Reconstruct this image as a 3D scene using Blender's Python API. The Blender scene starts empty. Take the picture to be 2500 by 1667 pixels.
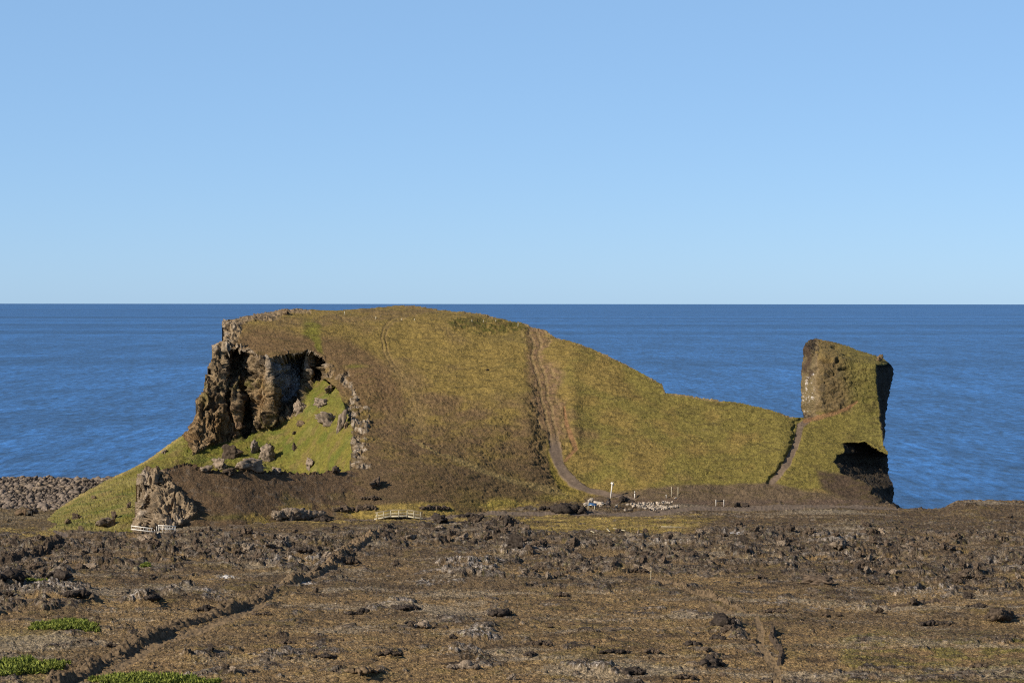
import bpy, math, random
import numpy as np
from mathutils import Matrix, Vector

# ------------------------------------------------------------------ camera, world, sun, exposure
FPX, CX, CY, CAMH, HZ = 5634.0, 1250.0, 833.5, 45.0, 740.6
TH = math.atan((CY - HZ) / FPX)
ROLL = 0.0008
fw = np.array([0, math.cos(TH), -math.sin(TH)])
up = np.array([-ROLL, math.sin(TH), math.cos(TH)])
rt = np.cross(fw, up); rt /= np.linalg.norm(rt); up = np.cross(rt, fw)
scene = bpy.context.scene
COL = scene.collection
cam = bpy.data.objects.new('camera', bpy.data.cameras.new('camera'))
COL.objects.link(cam)
M = Matrix.Identity(4)
for i in range(3):
    M[i][0] = rt[i]; M[i][1] = up[i]; M[i][2] = -fw[i]
M[2][3] = CAMH
cam.matrix_world = M
cam.data.sensor_width = 36.0
cam.data.lens = 36.0 * FPX / 2500.0
cam.data.clip_start = 1.0
cam.data.clip_end = 400000.0
scene.camera = cam

SUN_EL, SUN_AZ = math.radians(31), math.radians(58)      # azimuth: turned from the viewer's back towards the left
to_sun = Vector((-math.sin(SUN_AZ) * math.cos(SUN_EL), -math.cos(SUN_AZ) * math.cos(SUN_EL), math.sin(SUN_EL)))
w = bpy.data.worlds.new('World'); scene.world = w; w.use_nodes = True
nt = w.node_tree; nt.nodes.clear()
sky = nt.nodes.new('ShaderNodeTexSky'); sky.sky_type = 'NISHITA'; sky.sun_disc = False
sky.sun_elevation = SUN_EL
sky.sun_rotation = math.atan2(to_sun.x, to_sun.y)
sky.altitude = 300; sky.air_density = 0.6; sky.dust_density = 0.35; sky.ozone_density = 4.0
bg = nt.nodes.new('ShaderNodeBackground'); bg.inputs['Strength'].default_value = 0.106
wo = nt.nodes.new('ShaderNodeOutputWorld')

# the air near the horizon is evenly pale blue
_tc = nt.nodes.new('ShaderNodeTexCoord'); _sx = nt.nodes.new('ShaderNodeSeparateXYZ'); nt.links.new(_tc.outputs['Generated'], _sx.inputs[0])
_mr = nt.nodes.new('ShaderNodeMapRange'); _mr.interpolation_type = 'SMOOTHSTEP'
for _i, _v in ((1, 0.14), (2, 0.5), (3, 0.55), (4, 0.0)): _mr.inputs[_i].default_value = _v
nt.links.new(_sx.outputs['Z'], _mr.inputs[0])
_mx = nt.nodes.new('ShaderNodeMix'); _mx.data_type = 'RGBA'; _mx.inputs['B'].default_value = (0.315 / 0.135, 0.56 / 0.135, 0.88 / 0.135, 1)
nt.links.new(_mr.outputs[0], _mx.inputs['Factor']); nt.links.new(sky.outputs[0], _mx.inputs['A']); nt.links.new(_mx.outputs['Result'], bg.inputs[0])
nt.links.new(bg.outputs[0], wo.inputs[0])
sl = bpy.data.lights.new('sun', 'SUN'); sl.energy = 5.0; sl.angle = math.radians(0.5); sl.color = (1.0, 0.92, 0.80)
so = bpy.data.objects.new('sun', sl); COL.objects.link(so)
so.rotation_euler = to_sun.to_track_quat('Z', 'Y').to_euler()
vs = scene.view_settings
vs.view_transform = 'Standard'; vs.look = 'None'; vs.gamma = 1.0; vs.use_curve_mapping = False; vs.exposure = 0.35
scene.cycles.max_bounces = 4
scene.cycles.use_denoising = False
scene.cycles.pixel_filter_type = 'BLACKMAN_HARRIS'; scene.cycles.filter_width = 1.15

# ------------------------------------------------------------------ projection helpers (2500 x 1667 picture)
def P(px, py, Y):
    px = np.asarray(px, float); py = np.asarray(py, float); Y = np.asarray(Y, float)
    px, py, Y = np.broadcast_arrays(px, py, Y)
    a = px - CX; b = CY - py
    d = [fw[i] * FPX + rt[i] * a + up[i] * b for i in range(3)]
    s = Y / d[1]
    return np.stack([d[0] * s, Y, CAMH + d[2] * s], -1)
def proj(x, y, z):
    z = z - CAMH
    f = fw[0] * x + fw[1] * y + fw[2] * z
    r = rt[0] * x + rt[1] * y + rt[2] * z
    u = up[0] * x + up[1] * y + up[2] * z
    return CX + FPX * r / f, CY - FPX * u / f
def flat_xy(px, py, z=9.0):                                # where the ray through a pixel meets the level z
    a = px - CX; b = CY - py
    d = [fw[i] * FPX + rt[i] * a + up[i] * b for i in range(3)]
    s = (z - CAMH) / d[2]
    return d[0] * s, d[1] * s

# ------------------------------------------------------------------ noise
_r = np.random.RandomState(7)
PERM = _r.permutation(256).astype(np.int32)
GR = _r.normal(size=(256, 3)).astype(np.float32); GR /= np.linalg.norm(GR, axis=1)[:, None]
RND = _r.rand(256, 4).astype(np.float32)
def _h2(a, b, s): return PERM[(PERM[(a + s * 17) & 255] + b) & 255]
def _h3(a, b, c, s): return PERM[(_h2(a, b, s) + c) & 255]
def n3(x, y, z, s=0):
    sh = x.shape
    x = np.ravel(x).astype(np.float32); y = np.ravel(y).astype(np.float32); z = np.ravel(z).astype(np.float32)
    ix = np.floor(x); iy = np.floor(y); iz = np.floor(z)
    fx = x - ix; fy = y - iy; fz = z - iz
    ix = ix.astype(np.int32); iy = iy.astype(np.int32); iz = iz.astype(np.int32)
    u = fx * fx * (3 - 2 * fx); v = fy * fy * (3 - 2 * fy); q = fz * fz * (3 - 2 * fz)
    out = np.zeros_like(x)
    for a in (0, 1):
        for b in (0, 1):
            for c in (0, 1):
                g = GR[_h3(ix + a, iy + b, iz + c, s)]
                d = g[:, 0] * (fx - a) + g[:, 1] * (fy - b) + g[:, 2] * (fz - c)
                out += d * (u if a else 1 - u) * (v if b else 1 - v) * (q if c else 1 - q)
    return (out * 1.6).reshape(sh)
def n2(x, y, s=0):
    sh = x.shape
    x = np.ravel(x).astype(np.float32); y = np.ravel(y).astype(np.float32)
    ix = np.floor(x); iy = np.floor(y); fx = x - ix; fy = y - iy
    ix = ix.astype(np.int32); iy = iy.astype(np.int32)
    u = fx * fx * (3 - 2 * fx); v = fy * fy * (3 - 2 * fy)
    out = np.zeros_like(x)
    for a in (0, 1):
        for b in (0, 1):
            g = GR[_h2(ix + a, iy + b, s)]
            out += (g[:, 0] * (fx - a) + g[:, 1] * (fy - b)) * (u if a else 1 - u) * (v if b else 1 - v)
    return (out * 1.7).reshape(sh)
def fbm2(x, y, f, o, s=0, gain=0.5, ridge=False):
    t = np.zeros(x.shape, np.float32); a = 1.0; A = 0
    for k in range(o):
        n = n2(x * f + 31.7 * k, y * f - 11.3 * k, s + k)
        if ridge: n = 1 - 2 * np.abs(n)
        t += a * n; A += a; a *= gain; f *= 2.03
    return t / A
def fbm3(p, f, o, s=0, gain=0.5, ridge=False, st=(1, 1, 1)):
    t = np.zeros(p.shape[:-1], np.float32); a = 1.0; A = 0
    for k in range(o):
        n = n3(p[..., 0] * f * st[0] + 31.7 * k, p[..., 1] * f * st[1] - 11.3 * k, p[..., 2] * f * st[2] + 5.1 * k, s + k)
        if ridge: n = 1 - 2 * np.abs(n)
        t += a * n; A += a; a *= gain; f *= 2.03
    return t / A
def cells3(x, y, z, s=0, tilt=0.6):
    """faceted blocks: every point takes the level and tilt of its nearest cell"""
    sh = x.shape
    x = np.ravel(x).astype(np.float32); y = np.ravel(y).astype(np.float32); z = np.ravel(z).astype(np.float32)
    ix = np.floor(x).astype(np.int32); iy = np.floor(y).astype(np.int32); iz = np.floor(z).astype(np.int32)
    best = np.full(x.shape, 9.0, np.float32); sec = best.copy(); val = np.zeros_like(x)
    for a in (-1, 0, 1):
        for b in (-1, 0, 1):
            for c in (-1, 0, 1):
                h = _h3(ix + a, iy + b, iz + c, s); r = RND[h]; g = GR[(h * 7 + 3) & 255]
                dx = x - (ix + a + r[:, 0]); dy = y - (iy + b + r[:, 1]); dz = z - (iz + c + r[:, 2])
                d = dx * dx + dy * dy + dz * dz
                m = d < best
                sec = np.where(m, best, np.minimum(sec, d))
                val = np.where(m, (r[:, 3] - 0.5) + tilt * (g[:, 0] * dx + g[:, 1] * dy + g[:, 2] * dz), val)
                best = np.where(m, d, best)
    return val.reshape(sh), (np.sqrt(sec) - np.sqrt(best)).reshape(sh)
def cells2(x, y, s=0, tilt=0.6):
    sh = x.shape
    x = np.ravel(x).astype(np.float32); y = np.ravel(y).astype(np.float32)
    ix = np.floor(x).astype(np.int32); iy = np.floor(y).astype(np.int32)
    best = np.full(x.shape, 9.0, np.float32); sec = best.copy(); val = np.zeros_like(x)
    for a in (-1, 0, 1):
        for b in (-1, 0, 1):
            h = _h2(ix + a, iy + b, s); r = RND[h]; g = GR[(h * 7 + 3) & 255]
            dx = x - (ix + a + r[:, 0]); dy = y - (iy + b + r[:, 1])
            d = dx * dx + dy * dy
            m = d < best
            sec = np.where(m, best, np.minimum(sec, d))
            val = np.where(m, (r[:, 3] - 0.5) + tilt * (g[:, 0] * dx + g[:, 1] * dy), val)
            best = np.where(m, d, best)
    return val.reshape(sh), (np.sqrt(sec) - np.sqrt(best)).reshape(sh)
def sst(a, b, x):
    t = np.clip((x - a) / (b - a), 0, 1); return t * t * (3 - 2 * t)
def mix(a, b, t): return a + (b - a) * t
def seg_dist(pts, x, y, ends=None):
    """distance to a polyline, and the position along it (in point numbers)"""
    D = np.full(x.shape, 1e9); T = np.zeros(x.shape); S = np.zeros(x.shape)
    for i in range(len(pts) - 1):
        ax, ay = pts[i][:2]; bx, by = pts[i + 1][:2]
        dx, dy = bx - ax, by - ay
        t = np.clip(((x - ax) * dx + (y - ay) * dy) / (dx * dx + dy * dy), 0, 1)
        ex = x - ax - dx * t; ey = y - ay - dy * t
        d = np.hypot(ex, ey); m = d < D
        D = np.where(m, d, D); T = np.where(m, i + t, T); S = np.where(m, np.sign(dx * ey - dy * ex), S)
    return D, T, S
def inside(poly, x, y):
    c = np.zeros(x.shape, bool); n = len(poly)
    for i in range(n):
        x0, y0 = poly[i]; x1, y1 = poly[(i + 1) % n]
        if y0 == y1: continue
        m = ((y0 > y) != (y1 > y)) & (x < (x1 - x0) * (y - y0) / (y1 - y0) + x0)
        c ^= m
    return c
def soft(poly, x, y, w_):
    d, _, _ = seg_dist(list(poly) + [poly[0]], x, y)
    d = np.where(inside(poly, x, y), d, -d)
    return sst(-w_, w_, d)
def blob(x, y, cx, cy, rx, ry, p=1.0):
    return np.exp(-(((x - cx) / rx) ** 2 + ((y - cy) / ry) ** 2) ** p)
def band(pts, x, y, w_):
    """mask of a strip; points carry their half width"""
    d, t, _ = seg_dist(pts, x, y)
    ww = np.interp(t, range(len(pts)), [p[2] for p in pts])
    return sst(1 + w_, 1 - w_, d / ww)

# ------------------------------------------------------------------ materials
def srgb(r, g, b):
    return tuple(((c / 255 + 0.055) / 1.055) ** 2.4 if c > 10 else c / 255 / 12.92 for c in (r, g, b))
def C(r, g, b): return np.array(srgb(r, g, b), np.float32)
def node_mat(name):
    m = bpy.data.materials.new(name); m.use_nodes = True
    n = m.node_tree.nodes; b = n['Principled BSDF']; b.inputs['Specular IOR Level'].default_value = 0.15
    return m, m.node_tree, b
def terrain_mat(name, s1=2.2, s2=9.0, amp=0.75, bump=0.5, bdist=0.12, speck=0.0, rough=0.95, stretch=(1, 1, 1), moss=0.0):
    """albedo from the mesh's own 'col' layer, broken up by object-space noise, with fine bump"""
    m, t, b = node_mat(name); N = t.nodes; L = t.links
    at = N.new('ShaderNodeAttribute'); at.attribute_name = 'col'
    tc = N.new('ShaderNodeTexCoord'); mp = N.new('ShaderNodeMapping'); mp.inputs['Scale'].default_value = stretch
    L.new(tc.outputs['Object'], mp.inputs[0])
    a = N.new('ShaderNodeTexNoise'); a.inputs['Scale'].default_value = s1; a.inputs['Detail'].default_value = 5; a.inputs['Roughness'].default_value = 0.7
    c = N.new('ShaderNodeTexNoise'); c.inputs['Scale'].default_value = s2; c.inputs['Detail'].default_value = 3
    L.new(mp.outputs[0], a.inputs['Vector']); L.new(mp.outputs[0], c.inputs['Vector'])
    r = N.new('ShaderNodeMapRange'); r.inputs[1].default_value = 0.3; r.inputs[2].default_value = 0.7
    r.inputs[3].default_value = 1 - amp; r.inputs[4].default_value = 1 + amp
    L.new(a.outputs['Fac'], r.inputs[0])
    r2 = N.new('ShaderNodeMapRange'); r2.inputs[1].default_value = 0.3; r2.inputs[2].default_value = 0.7
    r2.inputs[3].default_value = 1 - amp * 0.6; r2.inputs[4].default_value = 1 + amp * 0.6
    L.new(c.outputs['Fac'], r2.inputs[0])
    mu = N.new('ShaderNodeMath'); mu.operation = 'MULTIPLY'; L.new(r.outputs[0], mu.inputs[0]); L.new(r2.outputs[0], mu.inputs[1])
    vm = N.new('ShaderNodeVectorMath'); vm.operation = 'SCALE'
    L.new(at.outputs['Color'], vm.inputs[0]); L.new(mu.outputs[0], vm.inputs['Scale'])
    last = vm.outputs[0]
    if speck > 0:
        vo = N.new('ShaderNodeTexVoronoi'); vo.inputs['Scale'].default_value = 2.6; L.new(tc.outputs['Object'], vo.inputs['Vector'])
        sp = N.new('ShaderNodeMath'); sp.operation = 'LESS_THAN'; sp.inputs[1].default_value = speck
        L.new(vo.outputs['Distance'], sp.inputs[0])
        cr = N.new('ShaderNodeSeparateColor'); L.new(vo.outputs['Color'], cr.inputs[0])
        g = N.new('ShaderNodeMath'); g.operation = 'GREATER_THAN'; g.inputs[1].default_value = 0.72; L.new(cr.outputs[0], g.inputs[0])
        k = N.new('ShaderNodeMath'); k.operation = 'MULTIPLY'; L.new(sp.outputs[0], k.inputs[0]); L.new(g.outputs[0], k.inputs[1])
        mx = N.new('ShaderNodeMix'); mx.data_type = 'RGBA'; mx.inputs['B'].default_value = (*srgb(172, 160, 145), 1)
        L.new(k.outputs[0], mx.inputs['Factor']); L.new(last, mx.inputs['A']); last = mx.outputs['Result']
    L.new(last, b.inputs['Base Color'])
    b.inputs['Roughness'].default_value = rough
    if bump > 0:
        bp = N.new('ShaderNodeBump'); bp.inputs['Strength'].default_value = bump; bp.inputs['Distance'].default_value = bdist
        ad = N.new('ShaderNodeMath'); ad.operation = 'ADD'; L.new(a.outputs['Fac'], ad.inputs[0]); L.new(c.outputs['Fac'], ad.inputs[1])
        L.new(ad.outputs[0], bp.inputs['Height']); L.new(bp.outputs[0], b.inputs['Normal'])
    return m
def plain_mat(name, col, var=0.2, scale=6.0, rough=0.7, bump=0.2, bdist=0.02, isl=0.0):
    m, t, b = node_mat(name); N = t.nodes; L = t.links
    tc = N.new('ShaderNodeTexCoord')
    a = N.new('ShaderNodeTexNoise'); a.inputs['Scale'].default_value = scale; a.inputs['Detail'].default_value = 6
    L.new(tc.outputs['Object'], a.inputs['Vector'])
    r = N.new('ShaderNodeMapRange'); r.inputs[1].default_value = 0.3; r.inputs[2].default_value = 0.7
    r.inputs[3].default_value = 1 - var; r.inputs[4].default_value = 1 + var
    L.new(a.outputs['Fac'], r.inputs[0])
    vm = N.new('ShaderNodeVectorMath'); vm.operation = 'SCALE'; vm.inputs[0].default_value = col
    if isl > 0:
        ge = N.new('ShaderNodeNewGeometry'); oi = N.new('ShaderNodeObjectInfo'); ad = N.new('ShaderNodeMath'); ad.operation = 'ADD'
        L.new(ge.outputs['Random Per Island'], ad.inputs[0]); L.new(oi.outputs['Random'], ad.inputs[1])
        ir = N.new('ShaderNodeMapRange'); ir.inputs[2].default_value = 2.0; ir.inputs[3].default_value = 1 - isl; ir.inputs[4].default_value = 1 + isl
        L.new(ad.outputs[0], ir.inputs[0]); mm = N.new('ShaderNodeMath'); mm.operation = 'MULTIPLY'
        L.new(ir.outputs[0], mm.inputs[0]); L.new(r.outputs[0], mm.inputs[1]); L.new(mm.outputs[0], vm.inputs['Scale'])
    else: L.new(r.outputs[0], vm.inputs['Scale'])
    L.new(vm.outputs[0], b.inputs['Base Color'])
    b.inputs['Roughness'].default_value = rough
    bp = N.new('ShaderNodeBump'); bp.inputs['Strength'].default_value = bump; bp.inputs['Distance'].default_value = bdist
    L.new(a.outputs['Fac'], bp.inputs['Height']); L.new(bp.outputs[0], b.inputs['Normal'])
    return m

MAT = {}
MAT['hill'] = terrain_mat('heath_turf', 2.2, 5.0, 0.42, 0.9, 0.3, speck=0.08, stretch=(0.7, 1, 1.6))
MAT['grass'] = terrain_mat('slope_grass', 1.6, 4.5, 0.34, 0.9, 0.3, stretch=(1, 1, 1))
MAT['rock'] = terrain_mat('cliff_rock', 1.2, 4.5, 0.6, 1.0, 0.45, stretch=(1.5, 1.5, 0.8))
MAT['ground'] = terrain_mat('lava_heath', 1.6, 5.0, 0.75, 1.0, 0.35, speck=0.14)
MAT['path'] = terrain_mat('gravel', 2.0, 9.0, 0.3, 0.4, 0.06)
MAT['lava'] = plain_mat('dark_lava', srgb(74, 62, 50), 0.6, 3.0, 0.95, 0.9, 0.12, 0.55)
MAT['lava_black'] = plain_mat('black_lava', srgb(56, 48, 41), 0.6, 3.0, 0.95, 0.9, 0.12, 0.2)
MAT['lava_pale'] = plain_mat('lichened_lava', srgb(112, 98, 82), 0.65, 2.2, 0.95, 0.9, 0.12, 0.4)
MAT['lava_brown'] = plain_mat('brown_lava', srgb(96, 80, 60), 0.6, 2.5, 0.95, 0.9, 0.12, 0.3)
MAT['boulder'] = plain_mat('beach_boulder', srgb(104, 92, 80), 0.35, 1.1, 0.9, 0.4, 0.05, 0.6)
MAT['white_stone'] = plain_mat('pale_stone', srgb(158, 144, 126), 0.4, 3.0, 0.9, 0.5, 0.05, 0.35)
MAT['white_wood'] = plain_mat('white_timber', srgb(214, 206, 192), 0.1, 8.0, 0.6)
MAT['cream_wood'] = plain_mat('cream_timber', srgb(188, 176, 146), 0.15, 8.0, 0.7)
MAT['grey_wood'] = plain_mat('weathered_timber', srgb(150, 136, 112), 0.25, 8.0, 0.8)
MAT['dark_wood'] = plain_mat('dark_timber', srgb(58, 50, 44), 0.25, 8.0, 0.8)
MAT['blue'] = plain_mat('blue_panel', srgb(66, 92, 122), 0.15, 5.0, 0.35)
MAT['dark'] = plain_mat('dark_panel', srgb(48, 44, 40), 0.2, 6.0, 0.6)
MAT['rust'] = plain_mat('rusty_concrete', srgb(98, 80, 60), 0.4, 2.5, 0.9, 0.6, 0.08)
MAT['bronze'] = plain_mat('dark_bronze', srgb(60, 54, 52), 0.4, 5.0, 0.6, 0.6, 0.05)

# ------------------------------------------------------------------ mesh builders
def tag(o, label=None, cat=None, group=None, kind=None):
    if label: o['label'] = label
    if cat: o['category'] = cat
    if group: o['group'] = group
    if kind: o['kind'] = kind
    return o
def mk(name, V, F, col=None, mat=None, parent=None, smooth=False):
    V = np.asarray(V, np.float32).reshape(-1, 3); F = np.asarray(F, np.int32)
    k = F.shape[1]
    used = np.zeros(len(V), bool); used[F.ravel()] = True
    idx = np.cumsum(used) - 1
    V = V[used]; F = idx[F]
    me = bpy.data.meshes.new(name)
    me.vertices.add(len(V)); me.vertices.foreach_set('co', V.ravel())
    me.loops.add(F.size); me.loops.foreach_set('vertex_index', F.ravel().astype(np.int32))
    me.polygons.add(len(F))
    me.polygons.foreach_set('loop_start', np.arange(0, F.size, k, dtype=np.int32))
    me.polygons.foreach_set('loop_total', np.full(len(F), k, np.int32))
    if smooth: me.polygons.foreach_set('use_smooth', np.ones(len(F), bool))
    me.update(calc_edges=True)
    if col is not None:
        col = np.asarray(col, np.float32).reshape(-1, 3)[used]
        a = me.color_attributes.new('col', 'FLOAT_COLOR', 'POINT')
        a.data.foreach_set('color', np.concatenate([np.clip(col, 0.004, 0.9), np.ones((len(col), 1), np.float32)], 1).ravel())
    if mat: me.materials.append(mat)
    o = bpy.data.objects.new(name, me); COL.objects.link(o)
    if parent: o.parent = parent
    return o
def grid_faces(nr, nc):
    i = np.arange(nr * nc).reshape(nr, nc)
    return np.stack([i[:-1, :-1], i[1:, :-1], i[1:, 1:], i[:-1, 1:]], -1)      # rows run down the picture: faces look at the viewer
def normals(V):
    a = np.gradient(V, axis=1); b = np.gradient(V, axis=0)
    n = np.cross(b, a); n /= np.linalg.norm(n, axis=-1)[..., None] + 1e-9
    return n
def blur(A, r):
    for ax in (0, 1):
        k = 2 * r + 1
        pad = [(0, 0)] * A.ndim; pad[ax] = (r + 1, r)
        B = np.cumsum(np.pad(A, pad, mode='edge'), axis=ax)
        sl1 = [slice(None)] * A.ndim; sl2 = [slice(None)] * A.ndim
        sl1[ax] = slice(k, None); sl2[ax] = slice(0, -k)
        A = (B[tuple(sl1)] - B[tuple(sl2)]) / k
    return A
def skirt(V, col, fm, name, mat, depth=14.0, inward=0.0, kcol=None, core=None):
    """close a sheet behind its outline: the rim is carried back into the hill and down below the sea, so the body is solid from the side"""
    nr, nc = V.shape[:2]
    fmp = np.pad(fm, 1)
    idx = np.arange(nr * nc).reshape(nr, nc)
    E = []
    for (dr, dc, a, b) in ((-1, 0, (0, 0), (0, 1)), (0, -1, (1, 0), (0, 0)), (0, 1, (0, 1), (1, 1))):
        m = fm & ~fmp[1 + dr:1 + dr + fm.shape[0], 1 + dc:1 + dc + fm.shape[1]]
        r, c = np.nonzero(m)
        E.append(np.stack([idx[r + a[0], c + a[1]], idx[r + b[0], c + b[1]]], -1))
    E = np.concatenate(E)
    u, inv = np.unique(E.ravel(), return_inverse=True); inv = inv.reshape(-1, 2)
    R = V.reshape(-1, 3)[u]; n = len(u)
    rc = (col.reshape(-1, 3)[u] if kcol is None else np.tile(kcol, (n, 1)))
    camp = np.array([0, 0, CAMH])
    steps = [(0, 0), (0.3, 0.15), (0.7, 0.6), (0.85, 2.0), (1.0, 5.0), (1.05, 10.0), (1.1, 20.0), (1.12, 34.0), (1.15, 52.0)]
    L = []
    for (f, dz) in steps:
        sc_ = 1 + f * depth / np.maximum(R[:, 1], 1)
        q = camp + (R - camp) * sc_[:, None]
        if core is None:
            q[:, 2] = np.maximum(q[:, 2] - dz, -4)
        else:
            t_ = min(1.0, max(0.0, f - 0.6) / 0.55) ** 0.8
            cz = np.clip(q[:, 2], -4, core[1]); cx = core[0] * q[:, 1]
            q[:, 0] += (cx - q[:, 0]) * t_; q[:, 2] += (cz - q[:, 2]) * t_ * 0.9
        nz = fbm3(q, 0.35, 3, 5, ridge=True) * 0.8 * (f > 0)
        q[:, 1] += nz; q[:, 2] -= np.abs(nz) * 0.3 * (f > 0)
        L.append(q)
    W = np.concatenate(L)
    F = []
    for k in range(len(steps) - 1):
        F.append(np.stack([inv[:, 0] + k * n, inv[:, 1] + k * n, inv[:, 1] + (k + 1) * n, inv[:, 0] + (k + 1) * n], -1))
    return W, np.concatenate(F), np.tile(rc, (len(steps), 1))
def rbf_inv(pts):
    """smooth surface through control points (px, py, depth), in inverse depth so that planes stay planes"""
    A = np.array(pts, float); n = len(A)
    X = A[:, :2] / 100.0; w_ = 1000.0 / A[:, 2]
    def k(r): return np.where(r > 0, r * r * np.log(r + 1e-9), 0)
    K = k(np.linalg.norm(X[:, None] - X[None], axis=-1)) + np.eye(n) * 0.02
    Pm = np.c_[np.ones(n), X]
    S = np.block([[K, Pm], [Pm.T, np.zeros((3, 3))]])
    c = np.linalg.solve(S, np.r_[w_, 0, 0, 0])
    def f(px, py):
        x = px / 100.0; y = py / 100.0
        t = c[n] + c[n + 1] * x + c[n + 2] * y
        for i in range(n):
            t = t + c[i] * k(np.hypot(x - X[i, 0], y - X[i, 1]))
        return 1000.0 / t
    return f
def table(knots, sm=18):
    q = np.arange(700, 1400)
    v = np.interp(q, [a for a, _ in knots], [1.0 / b for _, b in knots])
    kk = np.hanning(2 * sm + 1); kk /= kk.sum()
    v = np.convolve(np.pad(v, sm, mode='edge'), kk, 'valid')
    return lambda py: 1.0 / np.interp(py, q, v)

# ------------------------------------------------------------------ the hill: one dense surface
CREST = [(541, 789), (545, 782), (573, 779), (590, 774), (616, 768), (645, 763), (659, 761), (690, 757), (744, 755), (790, 758), (829, 757), (870, 754), (904, 750),
         (930, 747), (962, 743), (1004, 744), (1063, 751), (1127, 760), (1169, 765), (1212, 776), (1245, 785), (1270, 787), (1297, 799), (1329, 805),
         (1355, 824), (1424, 845), (1488, 872), (1531, 891), (1573, 914), (1616, 938), (1624, 957), (1658, 962), (1743, 976), (1807, 983), (1871, 999),
         (1924, 1017), (1950, 1020), (1963, 1022)]
STACK = [(1958, 987), (1957, 933), (1958, 885), (1962, 855), (1966, 840), (1974, 831), (1990, 827), (2041, 836), (2073, 843), (2105, 857), (2134, 865),
         (2156, 872), (2175, 890), (2181, 900), (2178, 930), (2169, 962), (2164, 997), (2159, 1051), (2158, 1086), (2167, 1099), (2167, 1131),
         (2170, 1163), (2180, 1182), (2183, 1204), (2178, 1226), (2198, 1236)]
LEFT = [(120, 1330), (96, 1280), (110, 1262), (150, 1236), (200, 1205), (250, 1178), (300, 1153), (350, 1128), (400, 1095), (461, 1053), (475, 1027), (483, 982), (497, 957),
        (501, 920), (517, 915), (516, 843), (545, 828), (547, 812)]
OUT = LEFT + CREST + STACK + [(2215, 1262), (2215, 1300), (870, 1300), (700, 1240), (420, 1240), (380, 1330)]
FOOT = [(440, 1050), (460, 1079), (472, 1110), (520, 1086), (574, 1069), (591, 1054), (657, 1048), (690, 1032), (723, 1007), (748, 965), (769, 928), (792, 926)]
LIP = [(505, 840), (516, 843), (520, 853), (607, 849), (632, 868), (657, 878), (682, 868), (723, 860), (752, 855), (786, 870), (796, 890)]
CLIFF = [(400, 1060)] + FOOT + LIP[::-1] + [(400, 840)]
RIM = [(792, 926), (796, 885), (850, 905), (868, 960), (905, 1000), (900, 1060), (905, 1120), (905, 1150), (860, 1146), (862, 1100), (858, 1040), (845, 1010), (850, 975), (835, 940)]
TAL = [(793, 926), (810, 935), (825, 950), (838, 985), (850, 1010), (858, 1040), (862, 1100), (858, 1146), (820, 1160), (770, 1180), (740, 1300), (60, 1360), (60, 1240), (440, 1050)] + FOOT[1:]
SCOOP = [(2058, 1082), (2110, 1082), (2130, 1092), (2145, 1104), (2169, 1112), (2172, 1160), (2190, 1205), (2185, 1232), (2160, 1222), (2125, 1205), (2130, 1190),
         (2090, 1170), (2052, 1156), (2050, 1142), (2033, 1130), (2042, 1112), (2062, 1104)]
PATH_A = [(1300, 808, 9), (1312, 835, 9), (1308, 865, 10), (1316, 905, 17), (1328, 950, 19), (1340, 1000, 17), (1350, 1050, 13), (1358, 1100, 12), (1374, 1150, 13),
          (1398, 1180, 11), (1440, 1199, 7), (1500, 1211, 5), (1545, 1218, 4)]
PATH_B = [(1378, 995, 2), (1384, 1040, 5), (1398, 1078, 6), (1406, 1098, 5), (1392, 1112, 4), (1380, 1124, 3)]
PATH_C = [(1975, 1024, 6), (1952, 1040, 8), (1949, 1067, 8), (1939, 1099, 9), (1920, 1134, 10), (1898, 1163, 8), (1884, 1177, 7)]
PATH_D = [(1965, 1026, 5), (2010, 1016, 5), (2040, 1008, 5), (2070, 997, 4), (2092, 984, 2)]
PATH_E = [(1010, 770, 4), (990, 776, 4), (960, 784, 4), (942, 800, 5), (934, 822, 6), (942, 855, 7), (958, 890, 9), (985, 925, 12), (1010, 960, 14), (1025, 1010, 14), (1032, 1060, 11)]
ROOT = flat_xy(1250, 1230)
f_main = table([(735, 524), (745, 515), (760, 501), (780, 490), (800, 483), (850, 472), (900, 463.5), (1000, 447), (1100, 432), (1200, 419), (1240, 413), (1300, 403)])
f_left = table([(735, 524), (745, 515), (760, 500), (780, 487), (800, 480), (830, 474), (850, 470), (870, 467), (950, 457), (1000, 447), (1100, 432), (1200, 419), (1240, 413), (1300, 403)], 12)
f_tal = rbf_inv([(790, 926, 469), (865, 1145, 420), (700, 1020, 465), (700, 1145, 446), (600, 1060, 463), (600, 1145, 446), (500, 1097, 457), (500, 1150, 444),
                 (455, 1056, 465), (400, 1180, 428), (350, 1128, 456), (330, 1290, 375), (250, 1178, 446), (250, 1300, 374), (150, 1236, 431), (110, 1262, 424),
                 (130, 1300, 379), (420, 1260, 395), (600, 1240, 420), (850, 1240, 422)])
f_foot = table([(735, 524), (745, 515), (760, 501), (780, 490), (800, 483), (850, 472), (900, 463.5), (1000, 446), (1050, 431), (1100, 415.5), (1150, 402), (1200, 395), (1240, 389.5), (1300, 382)], 24)
def lipy(px): return np.interp(px, [a for a, _ in LIP], [b for _, b in LIP])
def footy(px): return np.interp(px, [a for a, _ in FOOT[2:]], [b for _, b in FOOT[2:]])
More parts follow.
